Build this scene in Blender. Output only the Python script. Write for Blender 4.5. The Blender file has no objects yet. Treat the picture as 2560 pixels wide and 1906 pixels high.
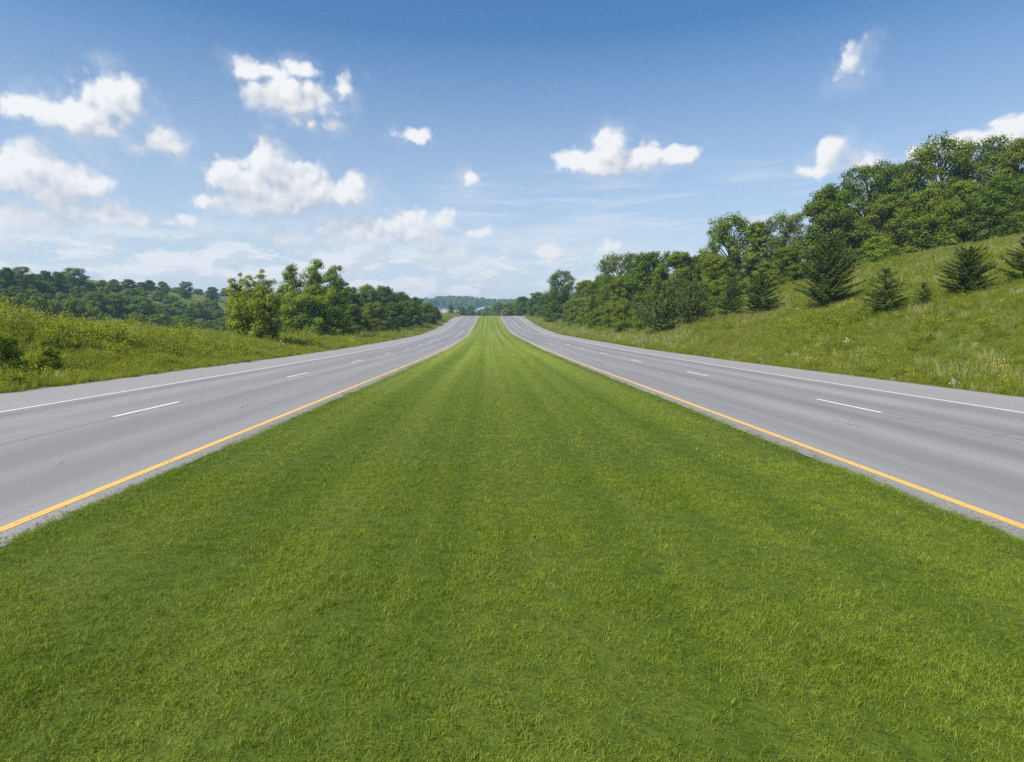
import bpy, math, random
import numpy as np
from mathutils import Matrix, Vector

R = math.radians
scene = bpy.context.scene
COL = scene.collection
rad = np.random.default_rng

# ------------------------------------------------------------------ camera
CAM_H, FPX, PW, PH = 2.0, 1550.0, 2560, 1906
YAW, PITCH = R(1.81), R(-4.65)
cam_d = bpy.data.cameras.new("camera")
cam_d.sensor_width = 36.0
cam_d.lens = 36.0 * FPX / PW
cam_d.clip_start, cam_d.clip_end = 0.05, 20000
cam = bpy.data.objects.new("camera", cam_d)
COL.objects.link(cam)
cam.location = (0, 0, CAM_H)
cam.rotation_euler = (R(90) + PITCH, 0, -YAW)
scene.camera = cam
_rot = cam.rotation_euler.to_matrix()


def ray(px, py):
    """direction of the sight line through a point of the photograph, scaled to advance 1 m along +Y"""
    d = _rot @ Vector(((px - PW / 2) / FPX, -(py - PH / 2) / FPX, -1.0))
    return d / d.y


# ------------------------------------------------------------------ terrain
def sstep(a, b, x):
    t = np.clip((np.asarray(x, float) - a) / (b - a), 0, 1)
    return t * t * (3 - 2 * t)


_PY = np.array([-60, 0, 30, 60, 82, 110, 140, 180, 214, 263, 300, 335, 362, 400, 450, 500, 560, 700, 1000, 1250, 1450, 2000, 3200], float)
_PZ = np.array([0, 0, 0, .08, .3, .65, 1.15, 2.6, 4.2, 7.1, 8.9, 9.8, 9.7, 8.3, 5.8, 5.5, 9, 20.5, 40, 54, 55, 36, 20], float)


def _slopes():
    h = np.diff(_PY); d = np.diff(_PZ) / h
    m = np.zeros(len(_PY))
    for i in range(1, len(_PY) - 1):
        if d[i - 1] * d[i] > 0:
            w1, w2 = 2 * h[i] + h[i - 1], h[i] + 2 * h[i - 1]
            m[i] = (w1 + w2) / (w1 / d[i - 1] + w2 / d[i])
    return m


_PM = _slopes()


def zr(y):
    y = np.clip(np.asarray(y, float), _PY[0], _PY[-1] - 1e-6)
    i = np.clip(np.searchsorted(_PY, y, side='right') - 1, 0, len(_PY) - 2)
    h = _PY[i + 1] - _PY[i]
    t = (y - _PY[i]) / h
    return ((2 * t**3 - 3 * t**2 + 1) * _PZ[i] + (t**3 - 2 * t**2 + t) * h * _PM[i]
            + (-2 * t**3 + 3 * t**2) * _PZ[i + 1] + (t**3 - t**2) * h * _PM[i + 1])


def xc(y):
    return -1.4 * sstep(60, 260, y)


LW_OUT, LW_W, LW_D, LW_Y, LW_IN = -15.65, -12.1, -8.82, -4.95, -4.52
RW_OUT, RW_W, RW_D, RW_Y, RW_IN = 15.9, 12.95, 9.5, 5.42, 4.98


def wob(x, y, s, seed=0):
    r = rad(seed)
    o = 0
    for k in range(5):
        a = r.uniform(0, 6.28); f = s * r.uniform(.6, 1.9); p = r.uniform(0, 6.28)
        o = o + np.sin((x * math.cos(a) + y * math.sin(a)) * f + p)
    return o / 5


def terrain(x, y):
    x = np.asarray(x, float); y = np.asarray(y, float)
    lat = x - xc(y)
    b = zr(y)
    # hillside beyond the far carriageway
    t = lat - 17.2
    rise = .33 * np.where(t > 1.5, t - .75, np.where(t > 0, t * t / 3.0, 0))
    rise = 22 * np.tanh(rise / 22)
    fr = 1 - .5 * sstep(150, 260, y) - .5 * sstep(260, 480, y)
    right = rise * fr + np.where(t > 0, np.minimum(t * .2, 1) * (.28 * wob(x, y, .22, 3) + .12 * wob(x, y, .9, 4)), 0)
    # bank on the other side
    u = -(lat + 15.9)
    hb = np.interp(y, [-20, 30, 40, 55, 70, 85, 110, 300], [2.75, 2.5, 2.0, 1.2, .65, .35, .2, .15])
    bank = hb * sstep(.2, 9.5, u) - (hb + 1.5) * sstep(11, 34, u) * (1 - sstep(120, 200, y))
    left = bank + np.where(u > 0, np.minimum(u * .2, 1) * (.16 * wob(x, y, .35, 5) + .10 * wob(x, y, 1.1, 6)), 0)
    h = b + np.where(lat > 0, right, left)
    # wooded ridge across the little valley
    hill = -2.0 + 26.5 * sstep(-66, -190, x + 6 * wob(x, y, .02, 7)) + 1.0 * wob(x, y, .06, 8)
    w = sstep(-30, -62, x) * (1 - sstep(520, 900, y))
    h = h * (1 - w) + hill * w
    # far hills
    h = h + 8 * np.exp(-((x + 75) / 55) ** 2 - ((y - 1260) / 130) ** 2)
    h = h + sstep(620, 900, y) * (5.0 * wob(x, y, .008, 9) + 2 * wob(x, y, .02, 10))
    return h


def ground_z(x, y):
    """ground sheet: the terrain, sunk below the two carriageways and levelled on the median"""
    lat = np.asarray(x, float) - xc(y)
    h = terrain(x, y)
    base = zr(y)
    road = ((lat > LW_OUT + .06) & (lat < LW_IN - .06)) | ((lat > RW_IN + .06) & (lat < RW_OUT - .06))
    edge = (np.abs(lat) < 17)
    med = (lat > LW_IN) & (lat < RW_IN)
    z = np.where(road & (y < 470), base - .08, h)
    z = np.where(med & (y < 470), base + .012, z)
    return z


def hit(px, py, dmin=15., dmax=900.):
    """where a sight line meets the terrain (or the skyline if it passes above it)"""
    v = ray(px, py)
    d = np.concatenate([np.arange(dmin, 200, .25), np.arange(200, dmax, 1.0)])
    gap = CAM_H + v.z * d - terrain(v.x * d, d)
    k = np.where(gap <= 0)[0]
    if len(k):
        return d[k[0]]
    sel = d < 420
    return d[sel][np.argmin(gap[sel] / d[sel])]


# ------------------------------------------------------------------ mesh helpers
def mesh_np(name, V, polys, mats=(), mat_idx=None, smooth=False, attrs=None):
    """polys: list of (M,k) int arrays"""
    me = bpy.data.meshes.new(name)
    V = np.asarray(V, np.float32)
    loops, starts, totals, n = [], [], [], 0
    for P in polys:
        P = np.asarray(P, np.int32)
        if not len(P):
            continue
        k = P.shape[1]
        loops.append(P.ravel())
        starts.append(n + np.arange(len(P)) * k)
        totals.append(np.full(len(P), k))
        n += P.size
    loops = np.concatenate(loops).astype(np.int32)
    starts = np.concatenate(starts).astype(np.int32)
    me.vertices.add(len(V)); me.vertices.foreach_set("co", V.ravel())
    me.loops.add(len(loops)); me.loops.foreach_set("vertex_index", loops)
    me.polygons.add(len(starts)); me.polygons.foreach_set("loop_start", starts)
    for m in mats:
        me.materials.append(m)
    if mat_idx is not None:
        me.polygons.foreach_set("material_index", np.asarray(mat_idx, np.int32))
    me.polygons.foreach_set("use_smooth", np.full(len(starts), bool(smooth)))
    for an, av in (attrs or {}).items():
        a = me.attributes.new(an, 'FLOAT', 'POINT')
        a.data.foreach_set("value", np.asarray(av, np.float32))
    me.update(calc_edges=True)
    me.validate()
    return me


def add(name, me, parent=None, **props):
    o = bpy.data.objects.new(name, me)
    COL.objects.link(o)
    if parent is not None:
        o.parent = parent
    for k, v in props.items():
        o[k] = v
    return o


# ------------------------------------------------------------------ material helpers
def new_mat(name):
    m = bpy.data.materials.new(name)
    m.use_nodes = True
    nt = m.node_tree
    nt.nodes.clear()
    return m, nt


def N(nt, typ, **kw):
    n = nt.nodes.new(typ)
    for k, v in kw.items():
        if k == 'inp':
            for kk, vv in v.items():
                if hasattr(vv, 'is_output') or isinstance(vv, bpy.types.NodeSocket):
                    nt.links.new(vv, n.inputs[kk])
                else:
                    n.inputs[kk].default_value = vv
        else:
            setattr(n, k, v)
    return n


def math_(nt, op, a, b=None, c=None, clamp=False):
    n = nt.nodes.new('ShaderNodeMath'); n.operation = op; n.use_clamp = clamp
    for i, v in enumerate((a, b, c)):
        if v is None:
            continue
        if isinstance(v, bpy.types.NodeSocket):
            nt.links.new(v, n.inputs[i])
        else:
            n.inputs[i].default_value = v
    return n.outputs[0]


def vmath(nt, op, a, b=None, scale=None):
    n = nt.nodes.new('ShaderNodeVectorMath'); n.operation = op
    for i, v in enumerate((a, b)):
        if v is None:
            continue
        if isinstance(v, bpy.types.NodeSocket):
            nt.links.new(v, n.inputs[i])
        else:
            n.inputs[i].default_value = v
    if scale is not None:
        if isinstance(scale, bpy.types.NodeSocket):
            nt.links.new(scale, n.inputs['Scale'])
        else:
            n.inputs['Scale'].default_value = scale
    return n


def mapr(nt, v, a, b, c=0., d=1., typ='SMOOTHSTEP'):
    n = nt.nodes.new('ShaderNodeMapRange'); n.interpolation_type = typ
    nt.links.new(v, n.inputs['Value'])
    n.inputs['From Min'].default_value = a; n.inputs['From Max'].default_value = b
    n.inputs['To Min'].default_value = c; n.inputs['To Max'].default_value = d
    return n.outputs['Result']


def mixc(nt, f, a, b, blend='MIX'):
    n = nt.nodes.new('ShaderNodeMix'); n.data_type = 'RGBA'; n.blend_type = blend
    for k, v in ((0, f), (6, a), (7, b)):
        if isinstance(v, bpy.types.NodeSocket):
            nt.links.new(v, n.inputs[k])
        elif k == 0:
            n.inputs[0].default_value = v
        else:
            n.inputs[k].default_value = (*v, 1.0)
    return n.outputs[2]


def noise(nt, vec, scale, detail=4., rough=.55, typ='FBM', dim='3D'):
    n = nt.nodes.new('ShaderNodeTexNoise'); n.noise_dimensions = dim
    n.inputs['Scale'].default_value = scale
    n.inputs['Detail'].default_value = detail
    n.inputs['Roughness'].default_value = rough
    if vec is not None:
        nt.links.new(vec, n.inputs['Vector'])
    return n.outputs['Fac'] if 'Fac' in n.outputs else n.outputs[0]


def position(nt):
    return N(nt, 'ShaderNodeNewGeometry').outputs['Position']


def scaled(nt, vec, s):
    return vmath(nt, 'MULTIPLY', vec, s).outputs[0]


def leaf_material(name, c1, c2, dry=None, rough=.55, trans=.3, objvar=.35, posvar=None, spec=.25):
    """leaf or blade: colour drifts per blade, per plant and slowly over the ground; part of the light shines through"""
    m, nt = new_mat(name)
    geo = N(nt, 'ShaderNodeNewGeometry')
    rnd = geo.outputs['Random Per Island']
    oi = N(nt, 'ShaderNodeObjectInfo').outputs['Random']
    f = math_(nt, 'ADD', math_(nt, 'MULTIPLY', rnd, 1 - objvar), math_(nt, 'MULTIPLY', oi, objvar))
    col = mixc(nt, f, c1, c2)
    if posvar:
        for (sc, cc, lo, hi, amt) in posvar:
            nz = noise(nt, geo.outputs['Position'], sc, 3)
            col = mixc(nt, mapr(nt, nz, lo, hi, 0, amt), col, cc)
    if dry:
        cc, thr = dry
        r2 = math_(nt, 'FRACT', math_(nt, 'MULTIPLY', rnd, 37.7))
        col = mixc(nt, math_(nt, 'GREATER_THAN', r2, 1 - thr), col, cc)
    bs = N(nt, 'ShaderNodeBsdfPrincipled', inp={'Base Color': col, 'Roughness': rough, 'Specular IOR Level': spec})
    tr = N(nt, 'ShaderNodeBsdfTranslucent')
    hs = N(nt, 'ShaderNodeHueSaturation', inp={'Hue': .485, 'Saturation': 1.1, 'Value': 1.25, 'Color': col})
    nt.links.new(hs.outputs[0], tr.inputs['Color'])
    mx = N(nt, 'ShaderNodeMixShader', inp={0: trans, 1: bs.outputs[0], 2: tr.outputs[0]})
    out = N(nt, 'ShaderNodeOutputMaterial')
    nt.links.new(mx.outputs[0], out.inputs['Surface'])
    return m, nt, col, bs, tr, hs


def simple_mat(name, col, rough=.8, var=.25, scale=6., bump=0.):
    m, nt = new_mat(name)
    p = position(nt)
    nz = noise(nt, p, scale, 5)
    c = mixc(nt, nz, tuple(x * (1 - var) for x in col), tuple(min(1, x * (1 + var)) for x in col))
    bs = N(nt, 'ShaderNodeBsdfPrincipled', inp={'Base Color': c, 'Roughness': rough, 'Specular IOR Level': .2})
    if bump:
        b = N(nt, 'ShaderNodeBump', inp={'Strength': bump, 'Distance': .02, 'Height': nz})
        nt.links.new(b.outputs[0], bs.inputs['Normal'])
    out = N(nt, 'ShaderNodeOutputMaterial')
    nt.links.new(bs.outputs[0], out.inputs['Surface'])
    return m


# ------------------------------------------------------------------ ground
def stripe_factor(nt, pos):
    """mown bands along the median, the sheen of leaning blades painted as colour"""
    sep = N(nt, 'ShaderNodeSeparateXYZ', inp={0: pos})
    x = math_(nt, 'ADD', sep.outputs[0], math_(nt, 'MULTIPLY', sep.outputs[1], .0053))
    cv = N(nt, 'ShaderNodeCombineXYZ', inp={0: math_(nt, 'MULTIPLY_ADD', x, 1.25, 3.7), 1: math_(nt, 'MULTIPLY', sep.outputs[1], .006)})
    n1 = noise(nt, cv.outputs[0], 1., 3, .6)
    s1 = math_(nt, 'SINE', math_(nt, 'MULTIPLY', x, 2 * math.pi / 1.9))
    return math_(nt, 'ADD', mapr(nt, n1, .32, .68), math_(nt, 'MULTIPLY', s1, .22), clamp=True)


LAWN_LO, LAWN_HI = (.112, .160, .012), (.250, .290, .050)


def ground_material():
    m, nt = new_mat("ground_earth_and_turf")
    geo = N(nt, 'ShaderNodeNewGeometry')
    p = geo.outputs['Position']
    sep = N(nt, 'ShaderNodeSeparateXYZ', inp={0: p})
    lat = N(nt, 'ShaderNodeAttribute', attribute_name='lat').outputs['Fac']
    n1 = noise(nt, p, .09, 4); n2 = noise(nt, p, .6, 5); n3 = noise(nt, p, 7., 4); n4 = noise(nt, p, 40., 3)
    # meadow
    mead = mixc(nt, mapr(nt, n1, .35, .65), (.075, .110, .012), (.140, .150, .028))
    mead = mixc(nt, mapr(nt, n2, .42, .70), mead, (.110, .150, .016))
    mead = mixc(nt, mapr(nt, n3, .45, .75, 0, .6), mead, (.030, .052, .010))
    tan = noise(nt, scaled(nt, p, (1, .45, 1)), .22, 4)
    mead = mixc(nt, mapr(nt, tan, .56, .70, 0, .55), mead, (.170, .150, .060))
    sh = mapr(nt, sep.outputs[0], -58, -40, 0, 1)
    mead = mixc(nt, math_(nt, 'MULTIPLY', sh, .55), mead, (.035, .052, .007))  # ground under verge grass darkened: shade of the gaps put into its colour
    # lawn on the median
    st = stripe_factor(nt, p)
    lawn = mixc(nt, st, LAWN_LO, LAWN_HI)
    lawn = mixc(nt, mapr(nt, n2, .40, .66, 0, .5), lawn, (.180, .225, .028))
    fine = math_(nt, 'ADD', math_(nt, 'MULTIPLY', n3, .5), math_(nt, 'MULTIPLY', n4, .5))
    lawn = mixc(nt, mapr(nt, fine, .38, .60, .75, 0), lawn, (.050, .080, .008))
    lawn = mixc(nt, mapr(nt, sep.outputs[1], 10, 42, .8, 0, 'LINEAR'), lawn, mixc(nt, n3, (.020, .040, .004), (.062, .092, .010)))     # thatch, darkened near by painted shade between the blades, fading with distance
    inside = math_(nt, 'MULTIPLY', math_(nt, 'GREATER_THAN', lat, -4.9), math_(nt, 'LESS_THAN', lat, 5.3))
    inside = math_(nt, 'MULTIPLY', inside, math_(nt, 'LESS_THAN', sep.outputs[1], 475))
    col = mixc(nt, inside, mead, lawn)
    # bare soil right at the pavement edge
    al = math_(nt, 'ABSOLUTE', lat)
    e1 = mapr(nt, math_(nt, 'ABSOLUTE', math_(nt, 'SUBTRACT', math_(nt, 'ADD', al, math_(nt, 'MULTIPLY', n3, .3)), 15.95)), .12, .38, 1, 0)
    col = mixc(nt, math_(nt, 'MULTIPLY', e1, mapr(nt, n2, .35, .55)), col, (.20, .135, .075))
    # wooded hills far away
    far = mapr(nt, sep.outputs[1], 560, 640)
    col = mixc(nt, far, col, (.030, .050, .016))
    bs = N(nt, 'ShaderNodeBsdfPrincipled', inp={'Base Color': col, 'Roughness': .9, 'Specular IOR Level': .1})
    h = math_(nt, 'ADD', math_(nt, 'MULTIPLY', n3, .5), math_(nt, 'MULTIPLY', n4, .15))
    b = N(nt, 'ShaderNodeBump', inp={'Strength': .8, 'Distance': .12, 'Height': h})
    nt.links.new(b.outputs[0], bs.inputs['Normal'])
    out = N(nt, 'ShaderNodeOutputMaterial')
    nt.links.new(bs.outputs[0], out.inputs['Surface'])
    return m


def grid_faces(nr, nc):
    i = np.arange(nr * nc).reshape(nr, nc)
    return np.stack([i[:-1, :-1], i[:-1, 1:], i[1:, 1:], i[1:, :-1]], -1).reshape(-1, 4)


def build_ground():
    lats = np.concatenate([np.arange(-3000, -400, 200), np.arange(-400, -40, 7), np.arange(-40, -16.2, .8),
                           [-16.2, -15.95, -15.75, LW_OUT + .02, LW_OUT + .12, -12, -8, LW_IN - .12, LW_IN + .02, -4.2, -3, -2, -1, 0, 1, 2, 3, 4.4,
                            RW_IN - .02, RW_IN + .12, 8, 12, RW_OUT - .12, RW_OUT - .02, 16.1, 16.4, 16.8, 17.2],
                           np.arange(18, 92, 1.1), np.arange(92, 400, 9), np.arange(400, 3001, 200)])
    ys = np.concatenate([np.arange(-60, 130, 1.5), np.arange(130, 420, 3.5), np.arange(420, 1000, 14), np.arange(1000, 3001, 60)])
    L, Y = np.meshgrid(lats, ys)
    X = L + xc(Y)
    Z = ground_z(X, Y)
    V = np.stack([X, Y, Z], -1).reshape(-1, 3)
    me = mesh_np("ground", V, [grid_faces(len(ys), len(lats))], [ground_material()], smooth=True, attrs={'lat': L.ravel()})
    return add("ground", me, kind="structure", label="rolling grassy ground with a mown median and a wooded rise", category="ground")


ground = build_ground()


# ------------------------------------------------------------------ roads
def asphalt_material(name, la, lb, seam, white):
    """worn grey asphalt: wheel paths, a paler shoulder, grain, sealed seams and fine cracks"""
    m, nt = new_mat(name)
    geo = N(nt, 'ShaderNodeNewGeometry'); p = geo.outputs['Position']
    lat = N(nt, 'ShaderNodeAttribute', attribute_name='lat').outputs['Fac']
    wav = noise(nt, scaled(nt, p, (.15, .02, 0)), 1., 3)
    lw = math_(nt, 'ADD', lat, math_(nt, 'MULTIPLY', math_(nt, 'SUBTRACT', wav, .5), .8))
    comb = N(nt, 'ShaderNodeCombineXYZ', inp={0: math_(nt, 'MULTIPLY', lw, .75), 1: math_(nt, 'MULTIPLY', N(nt, 'ShaderNodeSeparateXYZ', inp={0: p}).outputs[1], .012)})
    band = noise(nt, comb.outputs[0], 1., 4, .6)
    grain = noise(nt, p, 38., 4, .75)
    grain2 = noise(nt, p, 110., 2, .7)
    blot = noise(nt, scaled(nt, p, (.5, .16, 0)), 1., 5)
    col = mixc(nt, mapr(nt, band, .33, .67), (.164, .161, .157), (.268, .256, .242))
    col = mixc(nt, mapr(nt, blot, .35, .7, 0, .45), col, (.206, .203, .200))
    # wheel paths polished darker
    for c in (seam - 2.75, seam - 1.0, seam + 1.0, seam + 2.75):
        d = math_(nt, 'ABSOLUTE', math_(nt, 'SUBTRACT', lw, c))
        col = mixc(nt, math_(nt, 'MULTIPLY', mapr(nt, d, .1, .6, .5, 0), mapr(nt, blot, .3, .6, .5, 1.)), col, (.142, .140, .140))
    # paler shoulder outside the edge line
    sgn = -1 if white < 0 else 1
    sh = mapr(nt, math_(nt, 'MULTIPLY', math_(nt, 'SUBTRACT', lat, white), sgn), -.02, .06)
    col = mixc(nt, math_(nt, 'MULTIPLY', sh, .75), col, (.274, .258, .245))
    col = mixc(nt, mapr(nt, grain, .36, .60, .42, 0), col, (.085, .085, .088))
    col = mixc(nt, mapr(nt, grain2, .52, .72, 0, .5), col, (.40, .39, .375))
    # seam between the lanes and thin wandering cracks
    wig = noise(nt, scaled(nt, p, (.0, .9, 0)), 1., 6, .65)
    for c, amp, wd, a, b_ in ((seam + .18, .22, .022, .38, .52), (seam - 1.9, .9, .020, .52, .60), (seam + 2.2, 1.1, .020, .54, .62), (white - .6 * sgn, .3, .018, .50, .6)):
        d = math_(nt, 'ABSOLUTE', math_(nt, 'SUBTRACT', math_(nt, 'ADD', lat, math_(nt, 'MULTIPLY', math_(nt, 'SUBTRACT', wig, .5), amp)), c))
        brk = noise(nt, scaled(nt, p, (.05, .22, 0)), 1. + .13 * abs(c), 4)
        col = mixc(nt, math_(nt, 'MULTIPLY', mapr(nt, d, wd * .4, wd * 1.6, .75, 0), mapr(nt, brk, a, b_)), col, (.075, .072, .070))
    vo = N(nt, 'ShaderNodeTexVoronoi', feature='DISTANCE_TO_EDGE', inp={'Scale': .42, 'Vector': vmath(nt, 'ADD', p, scaled(nt, N(nt, 'ShaderNodeTexNoise', inp={'Scale': 1.6, 'Vector': p}).outputs[1], (.5, .5, 0))).outputs[0]})
    brk2 = noise(nt, p, .35, 3)
    col = mixc(nt, math_(nt, 'MULTIPLY', mapr(nt, vo.outputs['Distance'], .003, .011, .5, 0), mapr(nt, brk2, .56, .64)), col, (.10, .098, .096))
    bs = N(nt, 'ShaderNodeBsdfPrincipled', inp={'Base Color': col, 'Roughness': .82, 'Specular IOR Level': .3})
    hb = math_(nt, 'ADD', math_(nt, 'MULTIPLY', grain, .6), math_(nt, 'MULTIPLY', grain2, .4))
    b = N(nt, 'ShaderNodeBump', inp={'Strength': .35, 'Distance': .012, 'Height': hb})
    nt.links.new(b.outputs[0], bs.inputs['Normal'])
    out = N(nt, 'ShaderNodeOutputMaterial')
    nt.links.new(bs.outputs[0], out.inputs['Surface'])
    return m


def paint_material(name, c, worn):
    m, nt = new_mat(name)
    p = position(nt)
    w = noise(nt, p, 9., 5, .7)
    w2 = noise(nt, p, 60., 3)
    f = math_(nt, 'MULTIPLY', mapr(nt, w, .50, .66), mapr(nt, w2, .35, .6))
    col = mixc(nt, math_(nt, 'MULTIPLY', f, .8), c, worn)
    bs = N(nt, 'ShaderNodeBsdfPrincipled', inp={'Base Color': col, 'Roughness': .65})
    out = N(nt, 'ShaderNodeOutputMaterial')
    nt.links.new(bs.outputs[0], out.inputs['Surface'])
    return m


WHITE = paint_material("white_road_paint", (.58, .575, .56), (.28, .27, .26))
YELLOW = paint_material("yellow_road_paint", (.60, .365, .075), (.28, .21, .12))


def strip(name, l0, l1, y0, y1, dz, mats, nl=2, parent=None, ragged=0., **props):
    ys = np.concatenate([np.arange(y0, min(y1, 130), .5 if y1 - y0 < 30 else 1.5), np.arange(max(y0, 130), y1, 3.5), [y1]])
    ls = np.linspace(l0, l1, nl)
    L, Y = np.meshgrid(ls, ys)
    if ragged:
        r = rad(int(abs(l0) * 10))
        L = L.copy()
        L[:, 0] += r.normal(0, ragged, len(ys)); L[:, -1] += r.normal(0, ragged, len(ys))
    X = L + xc(Y)
    V = np.stack([X, Y, zr(Y) + dz], -1).reshape(-1, 3)
    me = mesh_np(name, V, [grid_faces(len(ys), nl)], mats, smooth=True, attrs={'lat': L.ravel()})
    return add(name, me, parent, **props)


Y_END = 455
roads = []
for nm, lo, li, w, d, yl, lab in (
        ("road", LW_OUT, LW_IN, LW_W, LW_D, LW_Y, "worn grey two-lane carriageway beside the grassy bank"),
        ("road", RW_IN, RW_OUT, RW_W, RW_D, RW_Y, "worn grey two-lane carriageway below the conifer hillside")):
    rd = strip(nm, lo, li, -20, Y_END, 0.0, [asphalt_material("worn_asphalt", lo, li, d, w)], nl=24, ragged=.035,
               kind="structure", label=lab, category="road")
    roads.append(rd)
    strip("yellow_edge_line", yl - .066, yl + .066, -18, Y_END, .004, [YELLOW], parent=rd)
    strip("white_edge_line", w - .06, w + .06, -18, Y_END, .004, [WHITE], parent=rd)
    y0 = 14.6 if d < 0 else 14.75
    y = y0 - 12.2
    while y < 330:
        strip("lane_dash", d - .06, d + .06, y, y + 3.05, .004, [WHITE], parent=rd)
        y += 12.2

# short side road that leaves the carriageway just before the crest
def build_side_road():
    xs = np.linspace(14.2, 30, 14)
    pts = []
    for x in xs:
        yc = 238 + .05 * (x - 14) ** 1.5
        for k in (-3.2, -1, 1, 3.2):
            y = yc + k
            pts.append((x, y, max(float(terrain(x, y)), float(zr(y))) + .05))
    m = simple_mat("pale_gravel_asphalt", (.40, .39, .36), .9, .15, 3.)
    me = mesh_np("side_road", np.array(pts), [grid_faces(14, 4)], [m], smooth=True)
    add("side_road", me, kind="structure", label="short pale side road leaving the carriageway below the crest", category="side road")


build_side_road()

# pale stubble fields on the slopes beyond the crest
def field(px0, px1, pts_top, pts_bot, label, col):
    xs = np.linspace(px0, px1, 16)
    V = []
    for x in xs:
        for f in np.linspace(0, 1, 5):
            py = (1 - f) * np.interp(x, *pts_top) + f * np.interp(x, *pts_bot)
            d = hit(x, py, 560, 1300)
            v = ray(x, py)
            V.append((v.x * d, d, float(terrain(v.x * d, d)) + .35))
    me = mesh_np("field", np.array(V), [grid_faces(16, 5)], [simple_mat("dry_stubble", col, .95, .15, .05)], smooth=True)
    add("field", me, kind="structure", label=label, category="field")


# ------------------------------------------------------------------ plants: meshes
def tube(path, radii, n=6):
    path = np.asarray(path, float); radii = np.asarray(radii, float)
    k = len(path)
    t = np.gradient(path, axis=0)
    t /= np.linalg.norm(t, axis=1)[:, None] + 1e-9
    ref = np.where(np.abs(t[:, 2:3]) > .9, np.array([[1., 0, 0]]), np.array([[0, 0, 1.]]))
    a = np.cross(t, ref); a /= np.linalg.norm(a, axis=1)[:, None] + 1e-9
    b = np.cross(t, a)
    ang = np.arange(n) * 2 * np.pi / n
    V = path[:, None] + radii[:, None, None] * (np.cos(ang)[None, :, None] * a[:, None] + np.sin(ang)[None, :, None] * b[:, None])
    i = np.arange(k * n).reshape(k, n)
    j = np.roll(i, -1, axis=1)
    F = np.stack([i[:-1], j[:-1], j[1:], i[1:]], -1).reshape(-1, 4)
    return V.reshape(-1, 3), F


class Bag:
    def __init__(self):
        self.v, self.q, self.n = [], [], 0

    def put(self, V, F):
        self.v.append(V); self.q.append(np.asarray(F) + self.n); self.n += len(V)

    def mesh(self, name, mats, smooth=True):
        return mesh_np(name, np.concatenate(self.v), [np.concatenate(self.q)], mats, smooth=smooth)


def cards(P, nrm, r, ln, wd, ax=None, fold=.0):
    """diamond leaves at P, facing nrm, random roll (or long axis ax)"""
    n = len(P)
    nrm = nrm / (np.linalg.norm(nrm, axis=1)[:, None] + 1e-9)
    if ax is None:
        ax = r.normal(size=(n, 3))
    ax = ax - nrm * (ax * nrm).sum(1)[:, None]
    ax /= np.linalg.norm(ax, axis=1)[:, None] + 1e-9
    bx = np.cross(nrm, ax)
    L = (ln * r.uniform(.65, 1.25, n))[:, None] * .5
    W = (wd * r.uniform(.65, 1.25, n))[:, None] * .5
    c = fold * L * nrm
    V = np.stack([P - ax * L, P + bx * W - ax * L * .1 + c, P + ax * L, P - bx * W - ax * L * .1 + c], 1)
    F = np.arange(4 * n).reshape(n, 4)[:, ::-1]
    return V.reshape(-1, 3), F


def sph(r, n):
    v = r.normal(size=(n, 3))
    return v / np.linalg.norm(v, axis=1)[:, None]


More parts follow.
